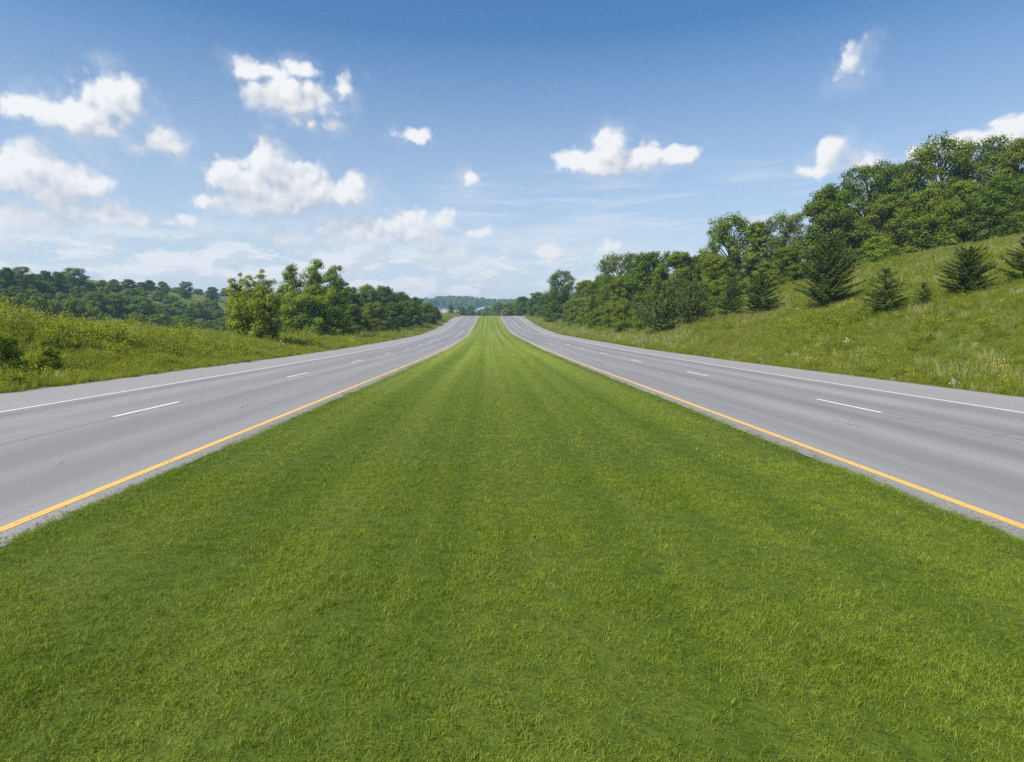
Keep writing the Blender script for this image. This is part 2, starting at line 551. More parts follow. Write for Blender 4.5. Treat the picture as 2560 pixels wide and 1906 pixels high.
def broadleaf(seed, H=10., W=8., bole=.12, nclump=34, nleaf=16000, leaf=.24, style='round', gap=0., lobes=None, flat=.95, mat=None):
    """a trunk that forks into limbs, each ending in a bough of twig clusters clothed in leaves"""
    r = rad(seed)
    cl = []
    if lobes is None:
        for i in range(nclump):
            t = (i + .5) / nclump
            t = t ** .85
            if style == 'vase':
                env = .42 + .58 * math.sin(math.pi * min(1, t * .62 + .08))
                env *= 1.0 if t < .9 else .75
            elif style == 'upright':
                env = (.75 - .35 * t)
            else:
                env = math.sqrt(max(0, 1 - ((t - .42) / .60) ** 2))
            az = i * 2.39996 + r.uniform(-.4, .4)
            rr = env * W * .5 * r.uniform(.40, .80)
            cr = W * r.uniform(.13, .205) * (1.15 if t < .6 else .9)
            cl.append((rr * math.cos(az), rr * math.sin(az), H * (bole + (.96 - bole) * t) - cr * .5, cr))
    else:
        cl = lobes
    cl = np.array(cl)
    wood = Bag()
    tr = H * .022
    bend = r.normal(0, H * .02, (5, 2)); bend[0] = 0
    zs = np.linspace(0, H * .72, 5)
    tp = np.stack([bend[:, 0], bend[:, 1], zs], 1)
    wood.put(*tube(np.vstack([[0, 0, -.4], tp]), np.array([1.5, 1.25, .95, .75, .5, .22]) * tr, 8))
    LV, LN, LS = [], [], []
    vol = cl[:, 3] ** 2
    cnt = np.maximum(60, (nleaf * vol / vol.sum())).astype(int)
    for (x, y, z, cr), n in zip(cl, cnt):
        c = np.array([x, y, z])
        z0 = np.clip(z - .55 * math.hypot(x, y) - H * .06, H * .06, H * .68)
        s = np.array([np.interp(z0, zs, tp[:, 0]), np.interp(z0, zs, tp[:, 1]), z0])
        mid = s * .5 + c * .5 + np.array([0, 0, .06 * H * r.uniform(-.2, .7)])
        pth = np.array([s, s * .75 + mid * .25, mid, c])
        lr = tr * .42 * math.sqrt(cr / (W * .13))
        wood.put(*tube(pth, [lr, lr * .85, lr * .6, lr * .25], 5))
        k = r.integers(7, 12)
        dirs = sph(r, k); dirs[:, 2] = np.abs(dirs[:, 2]) * .9 - .25
        sub = c + dirs * cr * r.uniform(.55, 1.0, (k, 1)) * np.array([1, 1, flat])
        for q in sub[: min(k, 6)]:
            wood.put(*tube(np.array([c * .75 + mid * .25, c * .4 + q * .6 + r.normal(0, .05, 3), q]), [lr * .28, lr * .18, lr * .07], 3))
        m = max(6, int(n / (k + 2)))
        for j in range(k + 1):
            cc = sub[j] if j < k else c
            sr = cr * r.uniform(.40, .60) if j < k else cr * .75
            d = sph(r, m)
            rad_ = sr * r.uniform(.25, 1.08, (m, 1)) ** .6
            P = cc + d * rad_ * np.array([1, 1, flat * .9])
            LV.append(P)
            LS.append(.8 * d + .8 * (P - c) / cr + np.array([0, 0, .15]))
            LN.append(.85 * d + .55 * (P - c) / cr + .50 * sph(r, m) + np.array([0, 0, .25]))
    P = np.concatenate(LV); Nn = np.concatenate(LN); Sn = np.concatenate(LS)
    keep = P[:, 2] > .02 * H
    P, Nn, Sn = P[keep], Nn[keep], Sn[keep]
    # stretch the crown exactly to H and about W
    P[:, 2] *= H / np.percentile(P[:, 2], 99.8)
    Nn = Nn / np.linalg.norm(Nn, axis=1)[:, None]
    Sn = Sn / (np.linalg.norm(Sn, axis=1)[:, None] + 1e-6)
    Nn = np.where((Nn * Sn).sum(1)[:, None] < 0, -Nn, Nn)
    V, F = cards(P, Nn, r, leaf, leaf * .62, fold=.12)
    me = mesh_np("crown", V, [F], [mat or LEAF], smooth=True)
    vn = .75 * Sn + .45 * Nn
    vn = np.repeat(vn / np.linalg.norm(vn, axis=1)[:, None], 4, 0)
    me.normals_split_custom_set_from_vertices(vn.tolist())
    return wood.mesh("trunk", [BARK]), me


def conifer(seed, H=6., W=4., whorls=20, up=.35, taper=.85, dens=1., base=.03, open_=0., tilt_low=0.):
    """straight leader with whorls of needled branches"""
    r = rad(seed)
    wood = Bag()
    wood.put(*tube([[0, 0, -.3], [0, 0, H * .3], [.03, 0, H * .65], [0, 0, H]], [H * .022, H * .016, H * .009, H * .002], 7))
    PS, AX, NR = [], [], []
    for w in range(whorls):
        t = (w + r.uniform(0, .6)) / whorls
        z = H * (base + (.97 - base) * t)
        nb = r.integers(5, 8)
        L0 = W * .5 * max(.05, (1 - t)) ** taper * (1.0 if t > .12 else .8)
        for b in range(nb):
            if r.random() < open_:
                continue
            az = b * 2 * np.pi / nb + r.uniform(-.5, .5) + w * 1.3
            L = L0 * r.uniform(.48, 1.22)
            el = up * r.uniform(.5, 1.4) + .5 * t - tilt_low * (1 - t)
            s = np.linspace(0, 1, 5)[:, None]
            dirh = np.array([math.cos(az), math.sin(az), 0])
            pth = np.array([0, 0, z]) + dirh * L * s + np.array([0, 0, 1.]) * (L * math.tan(el) * (s * .55 + .45 * s ** 2))
            rr = H * .0055 * (1 - .7 * t)
            wood.put(*tube(pth, rr * np.array([1, .8, .6, .4, .2]), 3))
            side = np.array([-math.sin(az), math.cos(az), 0])
            nbr = max(3, int(L / .12))
            for i in range(nbr):
                f = .18 + .82 * (i + r.random()) / nbr
                o = np.array([np.interp(f, s[:, 0], pth[:, k]) for k in range(3)])
                for sg in (-1, 1, 0):
                    bl = (.16 + .34 * (1 - f) * L * .6) * r.uniform(.7, 1.3) if sg else .2 * r.uniform(.6, 1.2)
                    bd = dirh * r.uniform(.5, 1.) + side * sg * r.uniform(.6, 1.) + np.array([0, 0, r.uniform(-.1, .45) + el * .6])
                    bd /= np.linalg.norm(bd)
                    m = max(4, int(bl / .032 * dens))
                    q = r.uniform(.05, 1, (m, 1))
                    P = o + bd * bl * q + r.normal(0, .022, (m, 3))
                    a = bd + .55 * sph(r, m)
                    PS.append(P); AX.append(a)
                    NR.append(sph(r, m) + np.array([0, 0, .8]))
    P = np.concatenate(PS)
    V, F = cards(P, np.concatenate(NR), r, .18, .042, ax=np.concatenate(AX))
    return wood.mesh("trunk", [BARK]), mesh_np("crown", V, [F], [NEEDLE], smooth=False)


def juniper(seed, H=5., W=5.):
    """broad grey-green evergreen with feathery upswept sprays down to the ground"""
    r = rad(seed)
    wood = Bag()
    PS, AX, NR = [], [], []
    for s in range(46):
        az = s * 2.39996 + r.uniform(-.3, .3)
        t = (s + .5) / 46
        z0 = H * (.02 + .5 * t * r.uniform(.6, 1))
        L = (W * .52 * (1 - .55 * t)) * r.uniform(.75, 1.1)
        el = .35 + .85 * t + r.uniform(-.15, .2)
        d = np.array([math.cos(az) * math.cos(el), math.sin(az) * math.cos(el), math.sin(el)])
        q = np.linspace(0, 1, 5)[:, None]
        pth = np.array([0, 0, z0]) + d * L * q + np.array([0, 0, .12]) * L * q ** 2
        wood.put(*tube(pth, H * .008 * np.array([1, .8, .6, .4, .15]), 3))
        for i in range(26):
            f = r.uniform(.2, 1.03)
            o = np.array([0, 0, z0]) + d * L * f + np.array([0, 0, .12]) * L * f * f + r.normal(0, .12 * L * (1.1 - f * .6), 3)
            bd = d + .7 * sph(r, 1)[0] + np.array([0, 0, .25]); bd /= np.linalg.norm(bd)
            m = 15
            P = o + bd * .48 * r.uniform(0, 1, (m, 1)) + r.normal(0, .04, (m, 3))
            PS.append(P); AX.append(bd + .6 * sph(r, m)); NR.append(sph(r, m) + .6 * bd + np.array([0, 0, .5]))
    wood.put(*tube([[0, 0, -.3], [0, 0, H * .25], [0, 0, H * .6]], [H * .02, H * .014, H * .004], 6))
    P = np.concatenate(PS); P[:, 2] *= H / np.percentile(P[:, 2], 99.8)
    ok = P[:, 2] > 0
    V, F = cards(P[ok], np.concatenate(NR)[ok], r, .19, .05, ax=np.concatenate(AX)[ok])
    return wood.mesh("trunk", [BARK]), mesh_np("crown", V, [F], [NEEDLE], smooth=False)


BARK = simple_mat("bark", (.085, .065, .048), .9, .4, 9., .5)
LEAF = leaf_material("broad_leaves", (.062, .108, .0065), (.155, .215, .0150), trans=.30, objvar=.5, rough=.7, spec=.12,
                     posvar=[(.16, (.175, .180, .010), .52, .72, .5)])[0]
OLIVE = leaf_material("olive_leaves", (.088, .128, .009), (.200, .250, .021), trans=.34, objvar=.45, rough=.7, spec=.12)[0]
PALE = leaf_material("pale_olive_leaves", (.150, .195, .013), (.300, .350, .032), trans=.36, objvar=.3, rough=.7, spec=.12)[0]
FRESH = leaf_material("fresh_green_leaves", (.085, .145, .008), (.215, .295, .018), trans=.34, objvar=.45, rough=.7, spec=.12)[0]
DEEP = leaf_material("deep_green_leaves", (.040, .080, .0065), (.140, .200, .016), trans=.26, objvar=.5, rough=.7, spec=.12)[0]
NEEDLE = leaf_material("needles", (.044, .078, .013), (.135, .185, .038), trans=.18, objvar=.45, rough=.7, spec=.12)[0]

# the two trees that stand free beside the bank get boughs laid out like theirs
def tower(x, y, z0, z1, w0, w1, n):
    """a stack of boughs that narrows upwards"""
    return [(x + .25 * w0 * math.sin(2.4 * k), y + .25 * w0 * math.cos(2.4 * k), z0 + (z1 - z0) * k / (n - 1), w0 + (w1 - w0) * k / (n - 1)) for k in range(n)]


LOB_FORK = (tower(-2.35, 0, 4.9, 8.9, 1.3, .72, 7) + tower(.2, 0, 4.9, 9.2, 1.55, .95, 7) + tower(2.6, 0, 4.9, 8.7, 1.35, .75, 7) + tower(3.6, .2, 4.9, 6.9, .9, .5, 4) + tower(-3.5, 0, 4.6, 6.4, .9, .5, 4)
            + [(3.0 * math.cos(a), 2.2 * math.sin(a), z, 1.35) for z in (.9, 2.2, 3.5, 4.7) for a in np.linspace(0, 5.6, 8) + z]
            + [(0, 0, z, 1.8) for z in (1.0, 2.4, 3.8, 5.0)] + [(2.9, .6, 1.0, 1.3), (-2.6, .3, .8, 1.1), (3.2, -.6, 2.0, 1.3)])
LOB_LOOSE = (tower(-1.9, 0, 3.4, 5.2, .8, .42, 5) + tower(-1.25, .3, 3.6, 5.75, .8, .3, 5) + tower(-.4, -.2, 3.6, 5.5, .85, .4, 4) + tower(.3, .2, 3.6, 5.6, .85, .35, 4) + tower(1.0, 0, 3.6, 6.1, .9, .3, 6) + tower(1.75, 0, 3.2, 5.2, .9, .35, 4)
             + [(1.75 * math.cos(a), 1.4 * math.sin(a), z, .95) for z in (.6, 1.5, 2.4, 3.2) for a in np.linspace(0, 5.6, 7) + z]
             + [(0, 0, z, 1.2) for z in (.8, 1.8, 2.8)])

PROTO = {}
def proto(key, fn, H, W, *a, **k):
    PROTO[key] = (fn(*a, H=H, W=W, **k), H, W)


for i in range(4):
    proto(f"round{i}", broadleaf, 10., 8., 11 + i, nclump=44 + 4 * i, nleaf=36000, leaf=.26, bole=-.03, mat=[LEAF, OLIVE, DEEP, LEAF][i])
for i in range(3):
    proto(f"vase{i}", broadleaf, 12., 8., 31 + i, nclump=48 + 6 * i, nleaf=26000, leaf=.25, style='vase', bole=.03, mat=[LEAF, DEEP, LEAF][i])
for i in range(3):
    proto(f"bush{i}", broadleaf, 5., 5.5, 51 + i, nclump=30, nleaf=16000, leaf=.22, bole=-.06, flat=.9, mat=[LEAF, OLIVE, FRESH][i])
proto("upright0", broadleaf, 10., 5., 71, nclump=36, nleaf=19000, leaf=.25, style='upright', bole=.0)
proto("fork", broadleaf, 9.8, 8., 81, nleaf=80000, leaf=.20, lobes=LOB_FORK, flat=1.0, mat=FRESH)
proto("loose", broadleaf, 6.3, 5.2, 82, nleaf=44000, leaf=.16, lobes=LOB_LOOSE, flat=1.0, mat=PALE)
for i in range(3):
    proto(f"conifer{i}", conifer, 6., 4.2, 91 + i, whorls=[24, 21, 17][i], up=[.28, .36, .45][i], open_=[.0, .06, .18][i], taper=.75)
proto("bigconifer", conifer, 6.5, 5.2, 95, whorls=30, up=.42, taper=.55, dens=1.2)
proto("juniper", juniper, 5., 5., 97)

copies = {}
tree_rng = random.Random(5)


def place(name, key, px, top, width, label, category, group=None, base=None, d=None, sink=0., rz=None):
    """stand a plant on the ground: base or distance fixes where, top and width its real size"""
    (wood, crown), H0, W0 = PROTO[key]
    if d is None:
        d = hit(px, base)
    elif d < 0:
        d = hit(px, base, -d)
    v = ray(px, base if base is not None else 800)
    x = v.x * d
    z = float(terrain(x, d)) - sink
    h = CAM_H + ray(px, top).z * d - z
    w = width / FPX * d
    e = bpy.data.objects.new(name, None)
    COL.objects.link(e)
    e.empty_display_size = .3
    e.location = (x, d, z)
    e.rotation_euler = (0, 0, rz if rz is not None else tree_rng.uniform(0, 6.28))
    e['label'] = label; e['category'] = category
    if group:
        e['group'] = group
    for nm, me in (("trunk", wood), ("crown", crown)):
        if (key, nm) not in copies:
            o = bpy.data.objects.new(nm, me)
            copies[(key, nm)] = o
        else:
            o = copies[(key, nm)].copy()
        COL.objects.link(o)
        o.parent = e
        o.scale = (w / W0, w / W0, h / H0)
    return e


GH = "trees of the wood on the conifer hillside"
GC = "conifers on the grassy hillside"
GL = "trees beside the carriageway below the grassy bank"
GR = "trees scattered over the distant ridge"
GF = "trees beyond the crest of the road"

# --- the wood on the hillside, crest of the road first
T = [
    ("broadleaf_tree", "round1", 1276, 757, 50, 335, "blue-green tree nearest the crest at the tip of the hillside wood"),
    ("broadleaf_tree", "round3", 1308, 742, 52, 305, "second tree from the crest at the hillside wood's tip"),
    ("broadleaf_tree", "round0", 1343, 731, 62, 275, "tall blue-green tree just before the forked-top roadside tree"),
    ("broadleaf_tree", "round2", 1368, 738, 60, 245, "olive tree tucked behind the forked-top roadside tree"),
    ("broadleaf_tree", "vase1", 1404, 678, 82, 200, "tall roadside tree with a forked open top"),
    ("broadleaf_tree", "round2", 1385, 725, 62, 205, "yellow-green tree hugging the forked-top roadside tree"),
    ("broadleaf_tree", "round3", 1462, 702, 92, 178, "dark domed tree between the forked-top tree and the tallest roadside crown"),
    ("broadleaf_tree", "round0", 1505, 688, 90, 150, "leafy tree beneath the ragged open crown"),
    ("broadleaf_tree", "vase0", 1545, 634, 120, 138, "ragged open crown rising above the roadside wood"),
    ("broadleaf_tree", "round1", 1560, 690, 110, 118, "bright green tree low in the roadside wood"),
    ("broadleaf_tree", "round3", 1622, 633, 150, 118, "broad dark crown in the middle of the roadside wood"),
    ("broadleaf_tree", "round0", 1690, 630, 140, 115, "broad crown with small sky gaps beside the roadside wood's middle"),
    ("broadleaf_tree", "round2", 1742, 640, 90, 118, "crown sloping down to the gap before the lacy elm-like tree"),
    ("broadleaf_tree", "vase2", 1815, 541, 138, 102, "lacy elm-like tree full of sky gaps"),
    ("broadleaf_tree", "round1", 1790, 640, 110, 98, "leafy tree under the lacy elm-like tree"),
    ("broadleaf_tree", "upright0", 1885, 556, 92, 95, "narrow dense tree between the lacy tree and the gappy crown"),
    ("broadleaf_tree", "vase0", 1955, 533, 120, 104, "gappy crown beside the dense mid-hill tree"),
    ("broadleaf_tree", "round3", 1955, 620, 110, 94, "dark tree at the wood edge above the slim conifers"),
    ("broadleaf_tree", "round0", 2065, 468, 175, 90, "dense tall tree standing behind the biggest conifer"),
    ("broadleaf_tree", "vase1", 2150, 412, 165, 100, "tall tree with lit boughs and sky gaps above the biggest conifer"),
    ("broadleaf_tree", "round2", 2230, 408, 140, 98, "dark crown below the hilltop's highest shoulder"),
    ("broadleaf_tree", "vase2", 2325, 352, 190, 96, "spreading hilltop tree with sky through its fan of limbs"),
    ("broadleaf_tree", "vase0", 2425, 352, 170, 94, "hilltop tree beside the fan-limbed one"),
    ("broadleaf_tree", "round1", 2515, 350, 150, 88, "hilltop tree whose crown meets the frame edge"),
    ("broadleaf_tree", "round3", 2600, 320, 150, 80, "tallest hilltop tree, mostly cut by the frame"),
    ("broadleaf_tree", "round1", 2205, 490, 150, 92, "rounded tree at the meadow edge right of the biggest conifer"),
    ("broadleaf_tree", "round3", 2300, 475, 150, 88, "layered tree at the meadow edge below the fan-limbed one"),
    ("broadleaf_tree", "round0", 2395, 455, 150, 82, "layered tree at the meadow edge above the small spruce"),
    ("broadleaf_tree", "round2", 2490, 440, 160, 76, "darkest tree at the meadow edge near the frame"),
    ("broadleaf_tree", "round0", 2585, 430, 150, 70, "meadow-edge tree cut by the frame"),
]
for nm, key, px, top, w, d, lab in T:
    place(nm, key, px, top, w, lab, "tree", GH, d=d)

B = [
    ("shrub", "bush0", 1432, 770, 42, 815, "small shrub at the foot of the forked-top roadside tree"),
    ("shrub", "bush1", 1462, 768, 46, 822, "dark narrow shrub on the verge edge of the roadside wood"),
    ("shrub", "bush2", 1492, 772, 50, 824, "grey-green shrub beside the dark narrow one"),
    ("shrub", "bush0", 1525, 768, 60, 826, "round shrub at the front of the roadside wood"),
    ("shrub", "bush1", 1562, 748, 78, 832, "largest bright shrub at the front of the roadside wood"),
    ("shrub", "bush2", 1602, 762, 50, 833, "slim shrub between the bright shrub and the juniper"),
    ("shrub", "bush0", 1425, 752, 46, 806, "light green shrub left of the wood's dark narrow shrub"),
    ("shrub", "bush2", 2190, 592, 110, 662, "low shrub spilling onto the meadow behind the biggest conifer"),
    ("shrub", "bush0", 2262, 585, 90, 640, "low shrub under the rounded meadow-edge tree"),
    ("shrub", "bush1", 2340, 588, 50, 622, "pale shrub at the wood's meadow edge above the small spruce"),
    ("shrub", "bush2", 2405, 570, 60, 606, "little shrub under the layered meadow-edge trees"),
    ("shrub", "bush1", 2480, 560, 60, 590, "shrub below the darkest meadow-edge tree"),
    ("shrub", "bush0", 1800, 700, 70, 770, "leafy shrub behind the two slim conifers"),
    ("shrub", "bush1", 1930, 675, 70, 726, "shrub at the corner where wood meets meadow"),
]
for nm, key, px, top, w, base, lab in B:
    place(nm, key, px, top, w, lab, "shrub", "shrubs along the edge of the hillside wood", base=base, sink=.1)

C = [
    ("juniper_tree", "juniper", 1652, 690, 130, 838, "broad grey-green evergreen at the foot of the hillside"),
    ("juniper_tree", "juniper", 1722, 692, 100, 818, "shaded grey-green evergreen behind the broad one"),
    ("conifer", "conifer2", 1757, 708, 62, 800, "thin brownish conifer beside the grey-green evergreens"),
    ("conifer", "conifer1", 1828, 694, 80, 797, "slim grey conifer, first of the pair below the wood corner"),
    ("conifer", "conifer0", 1900, 672, 90, 790, "slim dark conifer, second of the pair below the wood corner"),
    ("conifer", "bigconifer", 2068, 590, 140, 768, "biggest bushy dark conifer on the meadow slope"),
    ("conifer", "conifer1", 2210, 668, 112, 786, "young spreading spruce next uphill from the biggest conifer"),
    ("conifer", "bigconifer", 2415, 622, 118, 738, "small dark spruce alone high on the meadow"),
    ("conifer", "conifer2", 2560, 590, 110, 705, "dark conifer cut off by the frame on the upper meadow"),
]
for nm, key, px, top, w, base, lab in C:
    place(nm, key, px, top, w * 1.25, lab, "conifer", GC, base=base)
place("sapling", "conifer2", 2308, 706, 80, "bright green sapling between the two young spruces", "sapling", base=770)

# --- beside the near carriageway on the bank side
place("broadleaf_tree", "loose", 636, 682, 128, "loose olive tree standing free on the grassy bank", "tree", GL, base=858, rz=0.)
place("broadleaf_tree", "fork", 782, 655, 168, "tall green tree with three separate tops beside the loose olive tree", "tree", GL, base=848, rz=0.)
S = [
    ("shrub", "bush1", 596, 772, 70, 828, "pale olive shrub half behind the loose olive tree"),
    ("shrub", "bush2", 714, 800, 50, 846, "bright shrub in the gap under the three-topped tree"),
    ("shrub", "bush0", 866, 792, 70, 842, "dark shrub at the three-topped tree's shaded side"),
    ("shrub", "bush1", 913, 796, 38, 843, "lone grey-green shrub on the verge before the roadside thicket"),
    ("shrub", "bush2", 1056, 787, 20, 813, "little pale shrub near the thicket's far end"),
    ("shrub", "bush0", 1085, 800, 22, 812, "lowest tuft-like shrub at the thicket's far end"),
]
for nm, key, px, top, w, base, lab in S:
    place(nm, key, px, top, w, lab, "shrub", "shrubs along the verge below the bank", base=base, sink=.05)
M = [
    ("round0", 872, 718, 88, 158, "back-row thicket tree closest behind the three-topped tree"),
    ("round1", 918, 714, 90, 165, "highest round crown in the thicket's back row"),
    ("round2", 962, 716, 86, 172, "back-row thicket tree just past the highest round crown"),
    ("round3", 1003, 731, 74, 185, "back-row thicket tree where the treetops start to fall"),
    ("round0", 1040, 744, 64, 205, "back-row thicket tree midway down the falling treetops"),
    ("round1", 1070, 757, 46, 225, "last back-row thicket tree before the distant blue hill"),
    ("round3", 880, 762, 90, 112, "front-row thicket tree beside the dark shrub"),
    ("round1", 935, 757, 88, 125, "front-row thicket tree behind the lone grey-green shrub"),
    ("round2", 985, 757, 78, 148, "front-row thicket tree under the second highest crown"),
    ("round0", 1028, 752, 70, 172, "front-row thicket tree halfway to the crest"),
    ("round3", 1062, 760, 58, 200, "front-row thicket tree near the little pale shrub"),
    ("round2", 1085, 768, 44, 228, "dark end tree of the thicket next to the pale field"),
]
for key, px, top, w, d, lab in M:
    place("broadleaf_tree", key, px, top, w, lab, "tree", "thicket trees beside the bank-side carriageway", d=d)

# --- beyond the crest
Fz = [
    ("conifer0", 1128, 762, 36, 360, "pointed dark evergreen on the crest in front of the pale field"),
    ("round2", 1156, 769, 22, 372, "small dark tree next to the pointed evergreen on the crest"),
    ("round0", 1176, 764, 34, 520, "hazy tree beyond the crest between two small dark ones"),
    ("vase0", 1150, 764, 22, 560, "pale slim tree far beyond the crest"),
    ("round1", 1196, 778, 20, 430, "low hazy tree just over the crest, bank side"),
    ("round3", 1211, 783, 18, 420, "tiny hazy tree below the curved pale field"),
    ("round2", 1228, 776, 26, 425, "small hazy tree at the middle of the crest"),
    ("round1", 1248, 757, 46, 405, "roundest tall tree over the crest at the end of the median"),
    ("round0", 1268, 775, 26, 385, "low light green tree joining the hillside wood at the crest"),
]
for key, px, top, w, d, lab in Fz:
    place("broadleaf_tree" if 'con' not in key else "conifer", key, px, top, w, lab, "tree" if 'con' not in key else "conifer", GF, d=d)

# --- the distant ridge: (key, x, top, width, base) in zoom units of the photograph's corner
ridge = [("round1", 10, 128, 110, 290), ("round2", 70, 104, 100, 290), ("vase0", 195, 98, 155, 300), ("vase1", 315, 160, 62, 280), ("round0", 402, 133, 112, 300),
         ("round3", 512, 143, 140, 310), ("vase2", 655, 108, 165, 285), ("bush0", 765, 225, 62, 268), ("round2", 803, 232, 30, 268), ("bush1", 845, 237, 42, 268),
         ("vase0", 893, 213, 62, 270), ("round1", 990, 207, 100, 315), ("round0", 1118, 206, 112, 300), ("round3", 1228, 232, 100, 305), ("round2", 1300, 214, 90, 305),
         ("round1", 1415, 227, 92, 330), ("bush2", 1530, 275, 100, 320), ("vase1", 1612, 226, 112, 372), ("bush0", 1715, 290, 90, 335), ("round0", 1842, 273, 112, 380), ("round3", 1948, 284, 72, 350),
         ("bush1", 2040, 300, 100, 370)]
ridge_lab = ["dark crown at the frame end of the distant ridge", "pale-topped crown beside the ridge's frame-end tree", "flat-topped open tree on the high end of the distant ridge",
             "tiny lollipop tree with a sky hole on the distant ridge", "reddish-tinged round tree on the distant ridge", "broad dome just before the ridge's big vase-shaped tree",
             "big vase-shaped tree with sky between its limbs on the distant ridge", "low bush just past the ridge's big vase-shaped tree", "thinnest tiny tree on the ridge skyline",
             "tiny rounded bush on the ridge skyline by the thinnest tree", "tiny twin-headed open tree on the ridge skyline", "first round tree past the ridge's twin-headed tree",
             "second round tree past the ridge's twin-headed tree", "lower of two touching crowns midway along the ridge", "higher of two touching crowns midway along the ridge",
             "lone tree with a lit side before the small vase tree on the ridge", "low bush below the skyline before the small vase tree", "small vase-shaped tree towards the low end of the ridge",
             "low bush right after the small vase tree on the ridge", "round tree at the low end of the ridge", "last small ridge tree before the loose olive tree", "bush at the ridge's low end behind the loose olive tree"]
for (key, x, t, w, b), lab in zip(ridge, ridge_lab):
    place("ridge_tree", key, x / 3.467, 639 + t / 3.467, w / 3.467 * 1.2, lab, "tree", GR, base=640 + b / 3.467, d=-130)
slope = [("bush0", 30, 300, 110, 385), ("bush1", 150, 275, 120, 360), ("bush2", 240, 262, 100, 330), ("bush0", 352, 228, 92, 330), ("bush2", 290, 300, 110, 390), ("bush1", 440, 240, 110, 350),
         ("bush0", 600, 255, 120, 340), ("bush2", 780, 268, 90, 312), ("bush1", 905, 282, 88, 385), ("bush0", 1142, 300, 120, 392), ("bush2", 1212, 288, 95, 362), ("bush1", 1380, 310, 105, 395),
         ("bush0", 395, 340, 110, 430), ("bush2", 200, 335, 100, 410), ("bush1", 540, 330, 120, 440), ("bush0", 700, 278, 150, 420), ("bush2", 650, 375, 150, 485), ("bush1", 812, 325, 165, 492),
         ("bush0", 985, 345, 230, 525), ("bush2", 1215, 360, 220, 545), ("bush1", 1420, 430, 160, 555), ("bush0", 1480, 360, 120, 450), ("bush2", 1555, 405, 120, 545), ("bush1", 1700, 415, 130, 570),
         ("bush0", 1832, 392, 130, 500), ("bush2", 1790, 478, 82, 582), ("bush1", 1930, 480, 185, 575), ("bush0", 1160, 485, 90, 560), ("bush2", 1250, 505, 80, 560), ("bush1", 1500, 535, 90, 605),
         ("bush0", 1650, 545, 110, 620), ("bush2", 1725, 560, 90, 632), ("bush1", 1845, 570, 110, 635), ("bush0", 1960, 555, 150, 640), ("bush2", 480, 400, 110, 455), ("bush1", 90, 365, 120, 420),
         ("bush0", 1310, 420, 120, 520), ("bush2", 1600, 470, 110, 560), ("bush1", 2060, 400, 130, 560), ("bush0", 560, 420, 110, 480), ("bush2", 320, 375, 90, 430), ("bush1", 2050, 575, 130, 660)]
fine = ["dark", "yellowish", "olive", "broad", "dense", "grey-green"]
marks = [(0, "below the ridge's frame end"), (220, "below the flat-topped ridge tree"), (420, "below the reddish round ridge tree"), (600, "below the ridge's big vase-shaped tree"),
         (860, "below the twin-headed ridge tree"), (1090, "below the round trees of the mid ridge"), (1350, "below the lone lit ridge tree"), (1560, "below the small vase ridge tree"),
         (1760, "below the round tree at the ridge's low end"), (1990, "just behind the loose olive tree")]
seen_marks = {}
order = sorted(range(len(slope)), key=lambda i: slope[i][4])
row_words = ["uppermost", "second-down", "third-down", "fourth-down", "fifth-down", "sixth-down", "seventh-down"]
slope_lab = [""] * len(slope)
for i in order:
    x = slope[i][1]
    mk = [t for a, t in marks if x >= a][-1]
    n = seen_marks.get(mk, 0); seen_marks[mk] = n + 1
    slope_lab[i] = f"{row_words[n]} rounded bush on the valley slope {mk}"
for (key, x, t, w, b), lab in zip(slope, slope_lab):
    place("rounded_bush", key, x / 3.467, 636 + t / 3.467, w / 3.467 * 1.4, lab, "bush", "rounded bushes on the slope under the distant ridge", base=640 + b / 3.467, d=-110, sink=.2)

low_row = [("bush1", 6, 738, 60, "lowest bush behind the bank at the frame edge"), ("bush0", 48, 744, 52, "dark bush just over the bank, second from the frame edge"),
           ("bush2", 92, 742, 62, "broad bush peeking over the bank below the flat-topped ridge tree"), ("bush1", 138, 752, 54, "olive bush peeking over the bank before the vase-shaped ridge tree"),
           ("bush0", 184, 752, 60, "bush peeking over the bank under the vase-shaped ridge tree"), ("bush2", 232, 764, 56, "bush peeking over the bank under the twin-headed ridge tree"),
           ("bush1", 344, 782, 54, "bush peeking over the bank under the mid ridge"), ("bush0", 398, 786, 60, "bush peeking over the bank under the lone lit ridge tree"),
           ("bush2", 452, 794, 56, "bush peeking over the bank under the small vase ridge tree"), ("bush1", 508, 798, 60, "last bush peeking over the bank before the loose olive tree")]
for key, px, top, w, lab in low_row:
    place("rounded_bush", key, px, top, w * 1.3, lab, "bush", "rounded bushes on the slope under the distant ridge", d=118 + px * .13)
place("shrub", "bush2", 4, 838, 110, "dark leafy shrub on the bank face at the frame edge", "shrub", base=905, d=23.5)
place("shrub", "bush2", 40, 938, 60, "dark low shrub at the bank foot near the pavement edge", "shrub", base=975, d=21.6, sink=.12)
place("shrub", "bush2", 118, 868, 66, "small shaded shrub midway up the bank face", "shrub", base=905, d=26)

field(1070, 1150, ([1070, 1092, 1115, 1150], [768, 771, 774, 777]), ([1070, 1150], [792, 792]), "pale whitish stubble field beyond the thicket's dark end tree", (.34, .31, .27))
field(1189, 1250, ([1189, 1193, 1205, 1228, 1250], [779, 773, 769, 766, 764]), ([1189, 1193, 1205, 1228, 1250], [783, 777, 773, 769, 767]), "narrow curved pale field beyond the crest", (.34, .32, .21))


# ------------------------------------------------------------------ scattered ground cover
TEMPL = bpy.data.collections.new("plant_templates")


def templates(name, meshes):
    c = bpy.data.collections.new(name)
    for me in meshes:
        o = bpy.data.objects.new(me.name, me)
        c.objects.link(o)
    return c


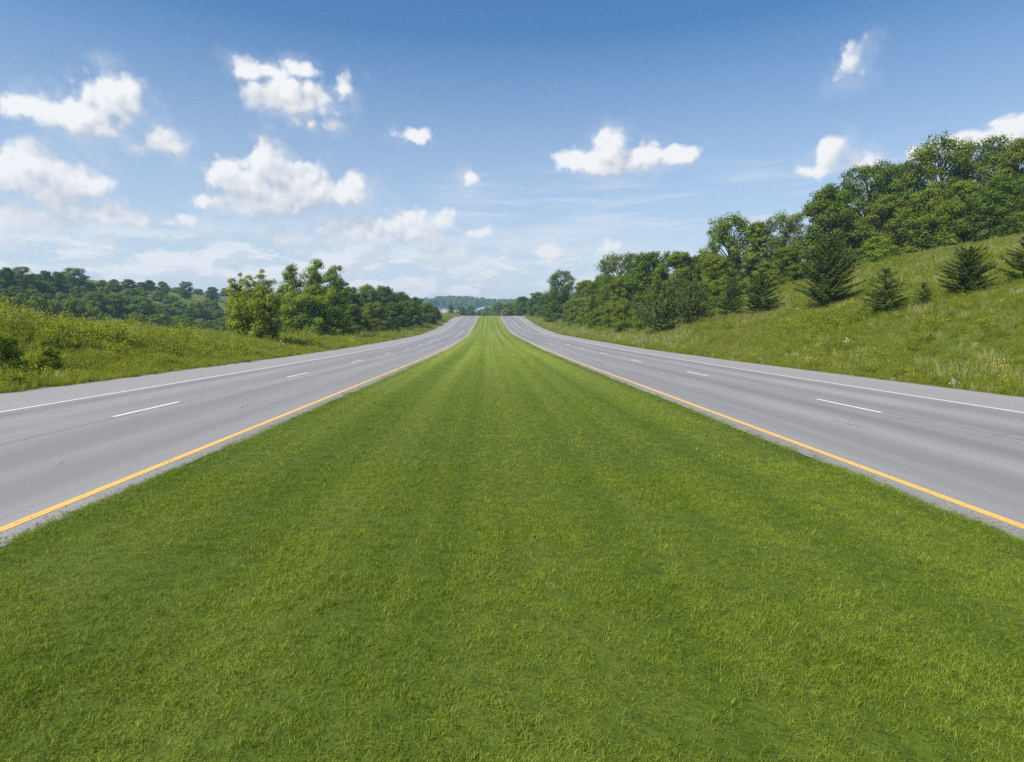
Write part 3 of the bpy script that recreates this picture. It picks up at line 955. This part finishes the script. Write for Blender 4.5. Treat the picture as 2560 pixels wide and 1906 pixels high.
def blades(r, n, rd, h0, h1, w, lean=.6, tuft=.0, curl=.5):
    a = r.uniform(0, 2 * np.pi, n); q = np.sqrt(r.uniform(0, 1, n)) * rd
    B = np.stack([q * np.cos(a), q * np.sin(a), np.full(n, -.012)], 1)
    h = r.uniform(h0, h1, n)
    da = r.uniform(0, 2 * np.pi, n) if not tuft else a + r.normal(0, .8, n)
    ln = lean * r.uniform(.15, 1.2, n)
    D = np.stack([np.cos(da), np.sin(da), np.zeros(n)], 1)
    up = np.array([0, 0, 1.])
    mid = B + up * (h * .58)[:, None] + D * (h * ln * .32)[:, None]
    tip = B + up * (h * (1 - .38 * ln * curl))[:, None] + D * (h * ln)[:, None]
    wa = r.uniform(0, 2 * np.pi, n)
    S = np.stack([np.cos(wa), np.sin(wa), np.zeros(n)], 1) * (w * r.uniform(.6, 1.2, n))[:, None] * .5
    V = np.stack([B - S, B + S, mid + S * .85, mid - S * .85, tip], 1).reshape(-1, 3)
    i = np.arange(n)[:, None] * 5
    return V, np.concatenate([i, i + 1, i + 2, i + 3], 1), np.concatenate([i + 3, i + 2, i + 4], 1)


def blade_mesh(name, mat, seed, *a, **k):
    V, Q, Tt = blades(rad(seed), *a, **k)
    return mesh_np(name, V, [Q, Tt], [mat])


def scatter(name, coll, P, rot, scl, idx, **props):
    P = np.asarray(P, np.float32)
    me = bpy.data.meshes.new(name)
    me.vertices.add(len(P)); me.vertices.foreach_set("co", P.ravel())
    for an, typ, dat, key in (("rot", 'FLOAT_VECTOR', rot, "vector"), ("scl", 'FLOAT_VECTOR', scl, "vector"), ("idx", 'INT', idx, "value")):
        at = me.attributes.new(an, typ, 'POINT')
        at.data.foreach_set(key, np.ascontiguousarray(dat, np.int32 if typ == 'INT' else np.float32).ravel())
    me.update()
    o = add(name, me, **props)
    ng = bpy.data.node_groups.new(name + "_nodes", 'GeometryNodeTree')
    ng.interface.new_socket("Geometry", in_out='INPUT', socket_type='NodeSocketGeometry')
    ng.interface.new_socket("Geometry", in_out='OUTPUT', socket_type='NodeSocketGeometry')
    gi = ng.nodes.new('NodeGroupInput'); go = ng.nodes.new('NodeGroupOutput')
    ci = ng.nodes.new('GeometryNodeCollectionInfo')
    ci.inputs['Collection'].default_value = coll
    ci.inputs['Separate Children'].default_value = True
    ci.inputs['Reset Children'].default_value = True
    ip = ng.nodes.new('GeometryNodeInstanceOnPoints')
    ip.inputs['Pick Instance'].default_value = True

    def attr(nm, dt):
        n = ng.nodes.new('GeometryNodeInputNamedAttribute'); n.data_type = dt
        n.inputs['Name'].default_value = nm
        return n.outputs['Attribute']
    e2r = ng.nodes.new('FunctionNodeEulerToRotation')
    ng.links.new(attr("rot", 'FLOAT_VECTOR'), e2r.inputs[0])
    ng.links.new(gi.outputs[0], ip.inputs['Points'])
    ng.links.new(ci.outputs[0], ip.inputs['Instance'])
    ng.links.new(e2r.outputs[0], ip.inputs['Rotation'])
    ng.links.new(attr("scl", 'FLOAT_VECTOR'), ip.inputs['Scale'])
    ng.links.new(attr("idx", 'INT'), ip.inputs['Instance Index'])
    ng.links.new(ip.outputs[0], go.inputs[0])
    md = o.modifiers.new("scatter", 'NODES'); md.node_group = ng
    return o


def in_view(x, y, m=.06):
    """only where the photograph looks, with a margin to either side"""
    return (x > y * (-.80 - m) - 3) & (x < y * (.87 + m) + 3)


# lawn blades on the median
WEED = leaf_material("weed_leaves", (.135, .188, .014), (.300, .342, .035), trans=.52, objvar=.5)[0]
LAWN, nt_, col_, bs_, tr_, hs_ = leaf_material("lawn_blades", (.092, .150, .0080), (.268, .338, .034), dry=((.38, .34, .17), .03), trans=.30, objvar=.35, rough=.5,
                                               posvar=[(.55, (.300, .350, .050), .48, .72, .22), (2.6, (.075, .125, .009), .54, .74, .30), (11., (.060, .105, .008), .54, .70, .6)])
_st = stripe_factor(nt_, position(nt_))
_c = mixc(nt_, 1., col_, mixc(nt_, _st, (.80, .85, .78), (1.14, 1.12, 1.16)), 'MULTIPLY')  # mown bands: reflection of leaning blades put into the blade colour
nt_.links.new(_c, bs_.inputs['Base Color']); nt_.links.new(_c, hs_.inputs['Color'])

lawn_c = templates("lawn_tufts", [blade_mesh("lawn_tuft", LAWN, 200 + i, 64, .085, .014, .038, .0030, lean=1.4) for i in range(6)]
                   + [blade_mesh("lawn_tuft_long", LAWN, 220 + i, 26, .07, .030, .065, .0036, lean=1.5) for i in range(2)])
r = rad(1)
LP, LR, LS, LI = [], [], [], []
for (ya, yb, dens, sxy, sz) in ((1.9, 4.5, 260, 1.0, 1.3), (4.5, 9, 190, 1.05, 1.25), (9, 20, 48, 1.6, 1.15), (20, 48, 8, 2.4, .9), (48, 110, .8, 4., .8)):
    n = int((yb - ya) * 9.5 * dens)
    y = r.uniform(ya, yb, n)
    ins = .07 * (sxy - 1)
    lat = r.uniform(LW_IN + ins, RW_IN - ins, n)
    # ragged clumps lap over the pavement edge
    m = int((yb - ya) * dens * .5)
    ye = r.uniform(ya, yb, m)
    le = np.where(r.random(m) < .5, LW_IN + ins + r.normal(0, .045, m), RW_IN - ins + r.normal(0, .045, m))
    y = np.concatenate([y, ye]); lat = np.concatenate([lat, le])
    x = lat + xc(y)
    k = in_view(x, y)
    x, y = x[k], y[k]
    n = len(x)
    LP.append(np.stack([x, y, zr(y) + .012 + .012 * wob(x, y, 3., 12)], 1))
    LR.append(np.stack([r.normal(0, .12, n), r.normal(0, .12, n), r.uniform(0, 6.28, n)], 1))
    s = r.uniform(.75, 1.3, n)
    LS.append(np.stack([s * sxy, s * sxy, s * sz * (1 + .25 * wob(x, y, 2.2, 13))], 1))
    ii = r.integers(0, 6, n); lng = r.random(n) < .09; ii[lng] = r.integers(6, 8, lng.sum())

    LI.append(ii)
scatter("lawn_grass", lawn_c, np.concatenate(LP), np.concatenate(LR), np.concatenate(LS), np.concatenate(LI),
        kind="stuff", label="short mown grass covering the median strip", category="grass")

# dry clippings and grit along the edges of the pavement
def grit_mesh(seed):
    q = rad(seed)
    V, F = [], []
    for i in range(9):
        c = np.array([q.normal(0, .07), q.normal(0, .10), .004])
        h = q.uniform(.003, .010)
        b = sph(q, 6) * h * .4 + np.array([[1, 0, 0], [-1, 0, 0], [0, 1, 0], [0, -1, 0], [0, 0, .7], [0, 0, -.4]]) * h
        o = len(V) * 6
        V.append(c + b)
        F.append(np.array([(0, 2, 4), (2, 1, 4), (1, 3, 4), (3, 0, 4), (2, 0, 5), (1, 2, 5), (3, 1, 5), (0, 3, 5)]) + o)
    return mesh_np("grit", np.concatenate(V), [np.concatenate(F)], [GRIT])


def straw_mesh(seed):
    q = rad(seed)
    n = 26
    P = np.stack([q.normal(0, .06, n), q.normal(0, .12, n), q.uniform(.004, .018, n)], 1)
    V, F = cards(P, .25 * sph(q, n) + np.array([0, 0, 1.]), q, .05, .005)
    return mesh_np("straw", V, [F], [STRAW])


GRIT = simple_mat("edge_grit", (.25, .225, .19), .9, .45, 60.)
STRAW = leaf_material("dry_clippings", (.24, .19, .09), (.42, .36, .20), trans=.2, objvar=.4)[0]
edge_c = templates("edge_litter", [grit_mesh(500 + i) for i in range(3)] + [straw_mesh(510 + i) for i in range(3)])
q = rad(9)
n = 1500
y = np.concatenate([q.uniform(3, 14, n // 3), q.uniform(6, 60, n - n // 3)])
e = q.choice(4, n, p=[.3, .3, .18, .22])
lat = np.array([LW_IN, RW_IN, LW_OUT, RW_OUT])[e]
inw = np.array([-1, 1, 1, -1])[e]          # towards the carriageway
lat = lat + inw * np.abs(q.normal(.02, .11, n)) * (1 + .8 * wob(lat, y, 1.4, 61))
x = lat + xc(y)
k = in_view(x, y)
x, y = x[k], y[k]
n = len(x)
s_ = q.uniform(.6, 1.4, n) * np.where(y > 20, 1.5, 1.)
scatter("edge_litter", edge_c, np.stack([x, y, zr(y) + .003], 1), np.stack([np.zeros(n), np.zeros(n), q.normal(0, .6, n)], 1), np.stack([s_, s_, s_], 1), q.integers(0, 6, n),
        kind="stuff", label="dry clippings and grit along the edges of the pavement", category="litter")

# long grass, weeds and flowers of both verges
MEAD = leaf_material("meadow_blades", (.158, .205, .020), (.325, .355, .055), dry=((.36, .31, .15), .05), trans=.52, objvar=.5,
                     posvar=[(.10, (.30, .29, .055), .50, .66, .5), (.45, (.130, .195, .012), .50, .70, .6)])[0]
DRY = leaf_material("dry_blades", (.23, .235, .075), (.36, .36, .14), trans=.25, objvar=.4)[0]
BUD = simple_mat("yellow_petals", (.62, .46, .02), .6, .2, 20.)
WBUD = simple_mat("white_petals", (.75, .74, .68), .6, .1, 20.)


def weed_mesh(seed, n=230, h=.6, w=.45):
    q = rad(seed)
    P, Nn = [], []
    for s in range(9):
        d = np.array([q.normal(0, .35), q.normal(0, .35), 1.]); d /= np.linalg.norm(d)
        hh = h * q.uniform(.55, 1.05)
        t = q.uniform(.1, 1, n // 9)[:, None]
        P.append(np.array([q.normal(0, w * .35), q.normal(0, w * .35), 0]) + d * hh * t + q.normal(0, .06, (len(t), 3)))
        Nn.append(sph(q, len(t)) + np.array([0, 0, .9]))
    V, F = cards(np.concatenate(P), np.concatenate(Nn), q, .085, .036, fold=.1)
    return mesh_np("weed", V, [F], [WEED])


def flower_mesh(seed, mat, h=.7):
    q = rad(seed)
    V1, Q1, T1 = blades(q, 14, .12, h * .6, h, .012, lean=.35)
    P = V1.reshape(-1, 5, 3)[:, 4]
    pts = np.repeat(P, 5, 0) + q.normal(0, .03, (len(P) * 5, 3))
    V2, F2 = cards(pts, sph(q, len(pts)) + np.array([0, 0, 1.]), q, .034, .028)
    return mesh_np("flower_stem", np.vstack([V1, V2]), [np.vstack([Q1, F2 + len(V1)]), T1], [WEED, mat],
                   mat_idx=np.concatenate([np.zeros(len(Q1)), np.ones(len(F2)), np.zeros(len(T1))]))


mead_c = templates("meadow_tufts", [blade_mesh("meadow_tuft", MEAD, 300 + i, 55, .22, .22, .55, .013, lean=.75, tuft=1) for i in range(4)]
                   + [weed_mesh(320 + i) for i in range(3)]
                   + [blade_mesh("dry_tuft", DRY, 330 + i, 40, .2, .35, .75, .012, lean=.5, tuft=1) for i in range(2)]
                   + [flower_mesh(340, BUD), flower_mesh(341, BUD, .55), flower_mesh(342, WBUD, .5)])
# template order in the collection is alphabetical: dry 0-1, flowers 2-4, meadow 5-8, weed 9-11
I_DRY, I_YEL, I_WHT, I_MEAD, I_WEED = (0, 2), (2, 4), (4, 5), (5, 9), (9, 12)


def cover(name, seed, spec, label, cat):
    """spec rows: lateral range, y range, per m2, size, weights for dry / yellow / white / meadow / weed"""
    q = rad(seed)
    AP, AR, AS, AI = [], [], [], []
    for (l0, l1, y0, y1, dens, size, wts, mask) in spec:
        n = int((l1 - l0) * (y1 - y0) * dens)
        y = q.uniform(y0, y1, n); lat = q.uniform(l0, l1, n)
        x = lat + xc(y)
        k = in_view(x, y)
        if mask is not None:
            k &= mask(x, y, lat, q)
        x, y, lat = x[k], y[k], lat[k]
        n = len(x)
        if not n:
            continue
        z = terrain(x, y)
        AP.append(np.stack([x, y, z], 1))
        AR.append(np.stack([q.normal(0, .12, n), q.normal(0, .12, n), q.uniform(0, 6.28, n)], 1))
        s = size * q.uniform(.55, 1.35, n) * (1 + .4 * wob(x, y, .8, seed) + .35 * wob(x, y, 2.3, seed + 3))
        AS.append(np.stack([s, s, s * q.uniform(.75, 1.15, n)], 1))
        pick = q.choice(5, n, p=np.array(wts) / sum(wts))
        rng = [I_DRY, I_YEL, I_WHT, I_MEAD, I_WEED]
        AI.append(np.array([q.integers(*rng[p]) for p in pick]))
    return scatter(name, mead_c, np.concatenate(AP), np.concatenate(AR), np.concatenate(AS), np.concatenate(AI), kind="stuff", label=label, category=cat)


def patch(s, seed, lo):
    return lambda x, y, lat, q: wob(x, y, s, seed) > lo


near_edge = lambda x, y, lat, q: q.random(len(x)) < .9
cover("bank_grass", 21, [
    (-16.5, -15.55, 10, 60, 16, .62, (0, .0, .03, 5, 2), None),
    (-17.6, -16.3, 10, 60, 14, .85, (.1, .05, .04, 5, 2.5), None),
    (-27, -17.3, 10, 45, 11, .95, (.12, .03, .01, 5, 2.6), None),
    (-27, -17.3, 45, 100, 4.5, 1.25, (.3, .06, .02, 5, 2), None),
    (-26, -17, 12, 60, 1.0, .85, (0, 1, .05, 0, 0), patch(.5, 31, .18)),
    (-28, -22, 14, 70, 2.4, 1.05, (2.5, 0, 0, 1, 0), patch(.3, 33, -.2)),
    (-27, -17, 10, 48, 3.0, 1.45, (0, 0, 0, 0, 1), patch(.55, 32, .10)),
    (-17.4, -15.55, 60, 330, 2.6, 1.2, (.1, .08, 0, 5, 1), None),
    (-30, -17, 100, 330, .9, 2.0, (.4, .15, 0, 5, 1.5), None),
    (-48, -27, 20, 140, 1.2, 1.9, (.1, .1, 0, 5, 3), None),
], "tall weedy grass with yellow flowers on the roadside bank", "grass")
cover("hillside_grass", 22, [
    (16.0, 16.8, 10, 60, 16, .5, (.3, .0, .02, 5, 1), None),
    (16.7, 19, 10, 60, 14, .95, (.3, .04, .02, 5, .8), None),
    (16.9, 19, 20, 60, 2, 1.0, (5, 0, 0, 1.5, 0), patch(.35, 41, .3)),
    (19, 34, 14, 60, 10, .85, (.2, .02, .010, 5, .8), None),
    (34, 62, 30, 95, 5.5, 1.05, (.5, .02, .008, 5, .6), None),
    (19, 34, 60, 105, 3.6, 1.3, (.6, .03, .02, 5, .8), None),
    (19, 34, 18, 60, .7, .8, (0, 1, .0, 0, 0), patch(.4, 42, .36)),
    (24, 60, 24, 90, 1.6, .95, (5, 0, 0, 2, 0), patch(.22, 43, .28)),
    (22, 55, 25, 85, .5, 1.7, (0, 0, 0, 0, 1), patch(.3, 44, .2)),
    (15.9, 19, 60, 330, 2.4, 1.2, (.5, .05, 0, 5, .6), None),
    (18.2, 20.2, 62, 230, 4.0, 1.15, (5, 0, 0, 1, 0), patch(.12, 45, -.25)),
    (19, 30, 100, 330, .9, 1.9, (.6, .08, 0, 5, 1), None),
], "rough meadow grass with dry seed heads on the hillside", "grass")

# the far wood on the blue hill
def lowcrown(seed):
    q = rad(seed)
    n = 260
    d = sph(q, n); d[:, 2] = np.abs(d[:, 2])
    P = d * np.array([4.2, 4.2, 7.5]) * q.uniform(.75, 1.05, (n, 1)) + np.array([0, 0, .8])
    V, F = cards(P, d + .5 * sph(q, n), q, 2.0, 1.5)
    return mesh_np("far_crown", V, [F], [LEAF])


far_c = templates("far_crowns", [lowcrown(400 + i) for i in range(4)])
q = rad(77)
n = 9000
y = q.uniform(600, 1420, n); x = q.uniform(-.36, .30, n) * y
k = np.ones(n, bool)
k &= ~((wob(x, y, .012, 50) > .42))
for o in [o for o in bpy.data.objects if o.name.startswith("field")]:
    co = np.array([v.co[:2] for v in o.data.vertices])
    k &= ~((x > co[:, 0].min() - 8) & (x < co[:, 0].max() + 8) & (y > co[:, 1].min() - 60) & (y < co[:, 1].max() + 10))
x, y = x[k], y[k]
n = len(x)
s = q.uniform(.7, 1.35, n)
scatter("far_wood", far_c, np.stack([x, y, terrain(x, y) - .5], 1), np.stack([np.zeros(n), np.zeros(n), q.uniform(0, 6.28, n)], 1), np.stack([s, s, s * q.uniform(.8, 1.2, n)], 1),
        q.integers(0, 4, n), kind="stuff", label="hazy blue wooded hill closing the view beyond the crest", category="wood")


# ------------------------------------------------------------------ haze
def build_haze():
    m, nt = new_mat("haze_air")
    pv = N(nt, 'ShaderNodeVolumePrincipled', inp={'Color': (.44, .71, 1.0, 1), 'Density': HAZE, 'Anisotropy': .2})
    out = N(nt, 'ShaderNodeOutputMaterial')
    nt.links.new(pv.outputs[0], out.inputs['Volume'])
    x, y0, y1, z0, z1 = 3050, -70, 3050, -12, 90
    V = [(sx * x, yy, zz) for zz in (z0, z1) for yy in (y0, y1) for sx in (-1, 1)]
    F = [(0, 2, 3, 1), (4, 5, 7, 6), (0, 1, 5, 4), (2, 6, 7, 3), (0, 4, 6, 2), (1, 3, 7, 5)]
    me = mesh_np("haze", V, [F], [m])
    add("haze", me, kind="stuff", label="thin pale summer haze over the whole valley", category="haze")


HAZE = .00036
build_haze()

# ------------------------------------------------------------------ sun and sky
TRAVEL = Vector((.62, .52, -.90)).normalized()
SUN_EL = math.asin(-TRAVEL.z)
SUN_AZ = math.atan2(-TRAVEL.x, -TRAVEL.y)      # compass angle of the sun, from +Y towards +X
sun_d = bpy.data.lights.new("sun", 'SUN')
sun_d.energy = 5.0
sun_d.angle = R(.53)
sun_d.color = (1.0, .955, .88)
sun = bpy.data.objects.new("sun", sun_d)
COL.objects.link(sun)
sun.rotation_euler = TRAVEL.to_track_quat('-Z', 'Y').to_euler()

world = bpy.data.worlds.new("World")
scene.world = world
world.use_nodes = True
wt = world.node_tree
wt.nodes.clear()
sky = wt.nodes.new('ShaderNodeTexSky')
sky.sky_type = 'NISHITA'
sky.sun_disc = False
sky.sun_elevation = SUN_EL
sky.sun_rotation = SUN_AZ
sky.air_density = 1.0
sky.dust_density = .6
sky.ozone_density = 1.6
SKY_STR = .08

gen = wt.nodes.new('ShaderNodeTexCoord').outputs['Generated']
dirn = vmath(wt, 'NORMALIZE', gen).outputs[0]
sp = N(wt, 'ShaderNodeSeparateXYZ', inp={0: dirn})
AZ = math_(wt, 'ARCTAN2', sp.outputs[0], sp.outputs[1])
EL = math_(wt, 'ARCSINE', sp.outputs[2])


def azel(dx, dy):
    v = ray(dx * 1.1537, dy * 1.1537).normalized()
    return math.atan2(v.x, v.y), math.asin(v.z)


PR = 1.1537 / FPX     # radians per unit of the cloud lists, near the middle
CLOUD_L = [  # centre x, centre y, half width, half height, weight
    (245, 220, 60, 50, 1), (185, 252, 78, 38, 1), (120, 250, 60, 26, .9), (40, 237, 26, 26, .9), (82, 246, 42, 22, .8), (288, 213, 27, 28, 1), (215, 282, 62, 16, .7), (343, 290, 28, 24, .8), (382, 319, 22, 21, .75), (292, 316, 20, 12, .55),
    (540, 155, 36, 20, .75), (590, 157, 48, 15, .6), (645, 152, 34, 11, .6), (615, 200, 56, 33, 1), (682, 210, 40, 25, 1), (563, 214, 32, 26, 1), (635, 226, 76, 17, .8), (640, 256, 13, 14, .6), (722, 271, 18, 12, .6), (676, 271, 9, 9, .4), (748, 184, 20, 14, .42),
    (75, 355, 50, 44, 1), (15, 385, 60, 46, 1), (150, 385, 66, 34, 1), (202, 400, 32, 27, .9), (110, 415, 110, 30, .9), (200, 466, 98, 26, .95), (50, 476, 105, 28, .9), (285, 478, 42, 15, .7), (352, 484, 24, 9, .45), (415, 482, 22, 13, .55),
    (580, 355, 42, 42, 1), (548, 400, 68, 48, 1), (605, 420, 92, 42, 1), (497, 360, 32, 20, .7), (468, 388, 22, 16, .55), (560, 448, 100, 23, .95), (690, 425, 68, 30, .95), (748, 420, 46, 28, .9), (778, 402, 20, 24, .8), (452, 436, 24, 13, .55), (645, 395, 55, 36, .95),
    (898, 292, 30, 15, .72), (780, 500, 78, 28, .62), (895, 490, 72, 27, .66), (960, 484, 24, 21, .62), (840, 516, 105, 17, .55), (950, 541, 38, 16, .5), (605, 510, 30, 15, .6), (1020, 385, 15, 10, .45),
]
CLOUD_R = [
    (895, 490, 72, 27, .66), (960, 484, 24, 21, .62), (950, 541, 38, 16, .5), (1020, 385, 15, 10, .45), (1040, 505, 22, 10, .4),
    (1325, 333, 42, 38, 1), (1268, 346, 58, 19, .95), (1395, 345, 58, 26, 1), (1470, 336, 42, 21, .95), (1320, 363, 82, 17, .9), (1228, 345, 26, 12, .7),
    (1803, 336, 32, 33, 1), (1775, 374, 34, 14, .8), (1865, 358, 42, 15, .62),
    (2110, 312, 78, 20, .9), (2200, 282, 50, 32, .9), (2010, 322, 30, 10, .7), (2160, 266, 16, 10, .5),
    (1855, 134, 24, 18, .34), (1190, 548, 26, 17, .6), (1325, 537, 18, 16, .62), (1178, 571, 24, 9, .5),
]


def group_field(lobes, name):
    """node group: direction (azimuth, elevation) -> cloud thickness"""
    g = bpy.data.node_groups.new(name, 'ShaderNodeTree')
    g.interface.new_socket("P", in_out='INPUT', socket_type='NodeSocketVector')
    g.interface.new_socket("F", in_out='OUTPUT', socket_type='NodeSocketFloat')
    gi = g.nodes.new('NodeGroupInput'); go = g.nodes.new('NodeGroupOutput')
    acc = None
    for (cx, cy, hw, hh, wt_) in lobes:
        a, e = azel(cx, cy)
        vv = ray(cx * 1.1537, cy * 1.1537).normalized()
        k = vv.y            # a radian covers more of the picture away from its middle
        sa, se = 1.12 * hw * PR * k * k, 1.10 * hh * PR * k
        q_ = vmath(g, 'MULTIPLY_ADD', gi.outputs[0], (1 / sa, 1 / se, 0))
        q_.inputs[2].default_value = (-a / sa, -e / se, 0)
        ln = vmath(g, 'LENGTH', q_.outputs[0]).outputs['Value']
        f = math_(g, 'MULTIPLY_ADD', ln, -wt_, wt_)
        if acc is None:
            acc = math_(g, 'MAXIMUM', f, -1.5)
        else:
            n_ = g.nodes.new('ShaderNodeMath'); n_.operation = 'SMOOTH_MAX'
            g.links.new(acc, n_.inputs[0]); g.links.new(f, n_.inputs[1]); n_.inputs[2].default_value = .34
            acc = n_.outputs[0]
    g.links.new(acc, go.inputs[0])
    return g


P0 = N(wt, 'ShaderNodeCombineXYZ', inp={0: AZ, 1: EL}).outputs[0]
SKYC = sky.outputs[0]
hsv = N(wt, 'ShaderNodeHueSaturation', inp={'Hue': .500, 'Saturation': 1.30, 'Value': 1.18, 'Color': SKYC})
SKYC = hsv.outputs[0]
HORZ = (6.0, 6.5, 7.2)


def fbm(vec, scale, detail, rough=.55):
    return noise(wt, vec, scale, detail, rough, dim='2D')


# low veil that whitens the air towards the horizon, and thin streaks
veil = mapr(wt, EL, .0, .43, .80, 0., 'LINEAR')
base_sky = mixc(wt, veil, SKYC, HORZ)
bg_plain = N(wt, 'ShaderNodeBackground', inp={'Color': base_sky, 'Strength': SKY_STR})


def cloudy(lobes, nm):
    """heaped clouds: a thickness field with turbulent edges, brighter where it thins towards the sun"""
    def warp(scale, detail, amp, vec):
        wn = wt.nodes.new('ShaderNodeTexNoise'); wn.noise_dimensions = '2D'; wn.inputs['Scale'].default_value = scale; wn.inputs['Detail'].default_value = detail
        wn.inputs['Roughness'].default_value = .6
        wt.links.new(vec, wn.inputs['Vector'])
        off = vmath(wt, 'MULTIPLY_ADD', wn.outputs['Color'], (amp, amp * .85, 0)); off.inputs[2].default_value = (-amp / 2, -amp * .425, 0)
        return vmath(wt, 'ADD', vec, off.outputs[0]).outputs[0]
    pw = warp(13., 4., .030, P0)
    g = group_field(lobes, nm)
    L = (-.018, .034, 0)

    def body(delta):
        gn = wt.nodes.new('ShaderNodeGroup'); gn.node_tree = g
        wt.links.new(vmath(wt, 'ADD', pw, delta).outputs[0], gn.inputs[0])
        return gn.outputs[0]

    def billow(delta):
        p1 = vmath(wt, 'ADD', P0, delta).outputs[0]
        n1 = fbm(p1, 26., 6., .57)
        b1 = wt.nodes.new('ShaderNodeTexVoronoi'); b1.voronoi_dimensions = '2D'; b1.feature = 'SMOOTH_F1'; b1.inputs['Scale'].default_value = 42.; b1.inputs['Detail'].default_value = 1.
        b1.inputs['Smoothness'].default_value = .6; b1.inputs['Roughness'].default_value = .6
        wt.links.new(vmath(wt, 'ADD', pw, delta).outputs[0], b1.inputs['Vector'])
        bil = math_(wt, 'SUBTRACT', .42, b1.outputs['Distance'])
        return math_(wt, 'MULTIPLY_ADD', math_(wt, 'SUBTRACT', n1, .5), .98, math_(wt, 'MULTIPLY', bil, .42))
    F0, F1 = body((0, 0, 0)), body(L)
    B0, B1 = billow((0, 0, 0)), billow((-.007, .011, 0))
    D0 = math_(wt, 'ADD', math_(wt, 'ADD', F0, .43), B0)
    lit = math_(wt, 'MULTIPLY_ADD', math_(wt, 'SUBTRACT', F0, F1), .44, .40)
    lit = math_(wt, 'ADD', lit, math_(wt, 'MULTIPLY', math_(wt, 'SUBTRACT', B0, B1), .75), clamp=True)
    am = N(wt, 'ShaderNodeMapRange', interpolation_type='SMOOTHSTEP', inp={'Value': D0, 'From Min': .03, 'From Max': math_(wt, 'MULTIPLY_ADD', lit, -.50, 1.12)})
    alpha = am.outputs['Result']
    cc = mixc(wt, mapr(wt, lit, .10, .90, 0, 1, 'LINEAR'), (4.6, 4.95, 5.5), (8.0, 7.98, 7.95))
    # distant low clouds pale into the air
    cc = mixc(wt, mapr(wt, EL, .03, .20, .55, 0), cc, (6.6, 6.9, 7.3))
    # flat broken layer low over the horizon
    st = scaled(wt, P0, (1., 2.6, 0))
    s1 = fbm(st, 11., 6., .62)
    band = math_(wt, 'MULTIPLY', mapr(wt, EL, .005, .03), mapr(wt, EL, .095, .18, 1, 0))
    band = math_(wt, 'MULTIPLY', band, mapr(wt, AZ, .0, .30, 1, .3))
    la = math_(wt, 'MULTIPLY', mapr(wt, s1, .33, .52), band)
    low = mixc(wt, mapr(wt, math_(wt, 'SUBTRACT', s1, fbm(vmath(wt, 'ADD', st, (-.01, .03, 0)).outputs[0], 11., 4., .62)), -.10, .10), (6.1, 6.4, 6.8), (7.7, 7.75, 7.8))
    sk = mixc(wt, math_(wt, 'MULTIPLY', la, .95), base_sky, low)
    # thin streaks
    s2 = fbm(scaled(wt, P0, (1., 11., 0)), 4.2, 5., .55)
    sm = math_(wt, 'MULTIPLY', mapr(wt, EL, .06, .12), mapr(wt, EL, .19, .27, 1, 0))
    sm = math_(wt, 'MULTIPLY', sm, mapr(wt, AZ, -.14, .0))
    sk = mixc(wt, math_(wt, 'MULTIPLY', math_(wt, 'MULTIPLY', mapr(wt, s2, .42, .70), sm), .65), sk, (6.2, 6.75, 7.5))
    # light vapour around the clouds
    wisp = math_(wt, 'MULTIPLY', mapr(wt, D0, -.75, .25), mapr(wt, fbm(P0, 14., 6., .6), .42, .68, .0, .26))
    sk = mixc(wt, wisp, sk, (6.6, 6.9, 7.4))
    colr = mixc(wt, math_(wt, 'MULTIPLY', alpha, .98), sk, cc)
    return N(wt, 'ShaderNodeBackground', inp={'Color': colr, 'Strength': SKY_STR})


bgL = cloudy(CLOUD_L, "clouds_west")
bgR = cloudy(CLOUD_R, "clouds_east")
SPLIT = azel(985, 400)[0]
side = math_(wt, 'GREATER_THAN', AZ, SPLIT)
mLR = N(wt, 'ShaderNodeMixShader', inp={0: side, 1: bgL.outputs[0], 2: bgR.outputs[0]})
inwin = math_(wt, 'MULTIPLY', math_(wt, 'LESS_THAN', math_(wt, 'ABSOLUTE', AZ), .95), math_(wt, 'MULTIPLY', math_(wt, 'GREATER_THAN', EL, -.01), math_(wt, 'LESS_THAN', EL, .62)))
mAll = N(wt, 'ShaderNodeMixShader', inp={0: inwin, 1: bg_plain.outputs[0], 2: mLR.outputs[0]})
wo = wt.nodes.new('ShaderNodeOutputWorld')
wt.links.new(mAll.outputs[0], wo.inputs['Surface'])
world.cycles.sampling_method = 'MANUAL'
world.cycles.sample_map_resolution = 512

# ------------------------------------------------------------------ render settings
scene.view_settings.view_transform = 'Standard'
scene.view_settings.look = 'None'
scene.view_settings.exposure = 0.6
scene.view_settings.gamma = 1.0
scene.cycles.max_bounces = 6
scene.cycles.diffuse_bounces = 3
scene.cycles.glossy_bounces = 2
scene.cycles.transmission_bounces = 3
scene.cycles.volume_bounces = 0
scene.cycles.transparent_max_bounces = 8
scene.cycles.use_denoising = False
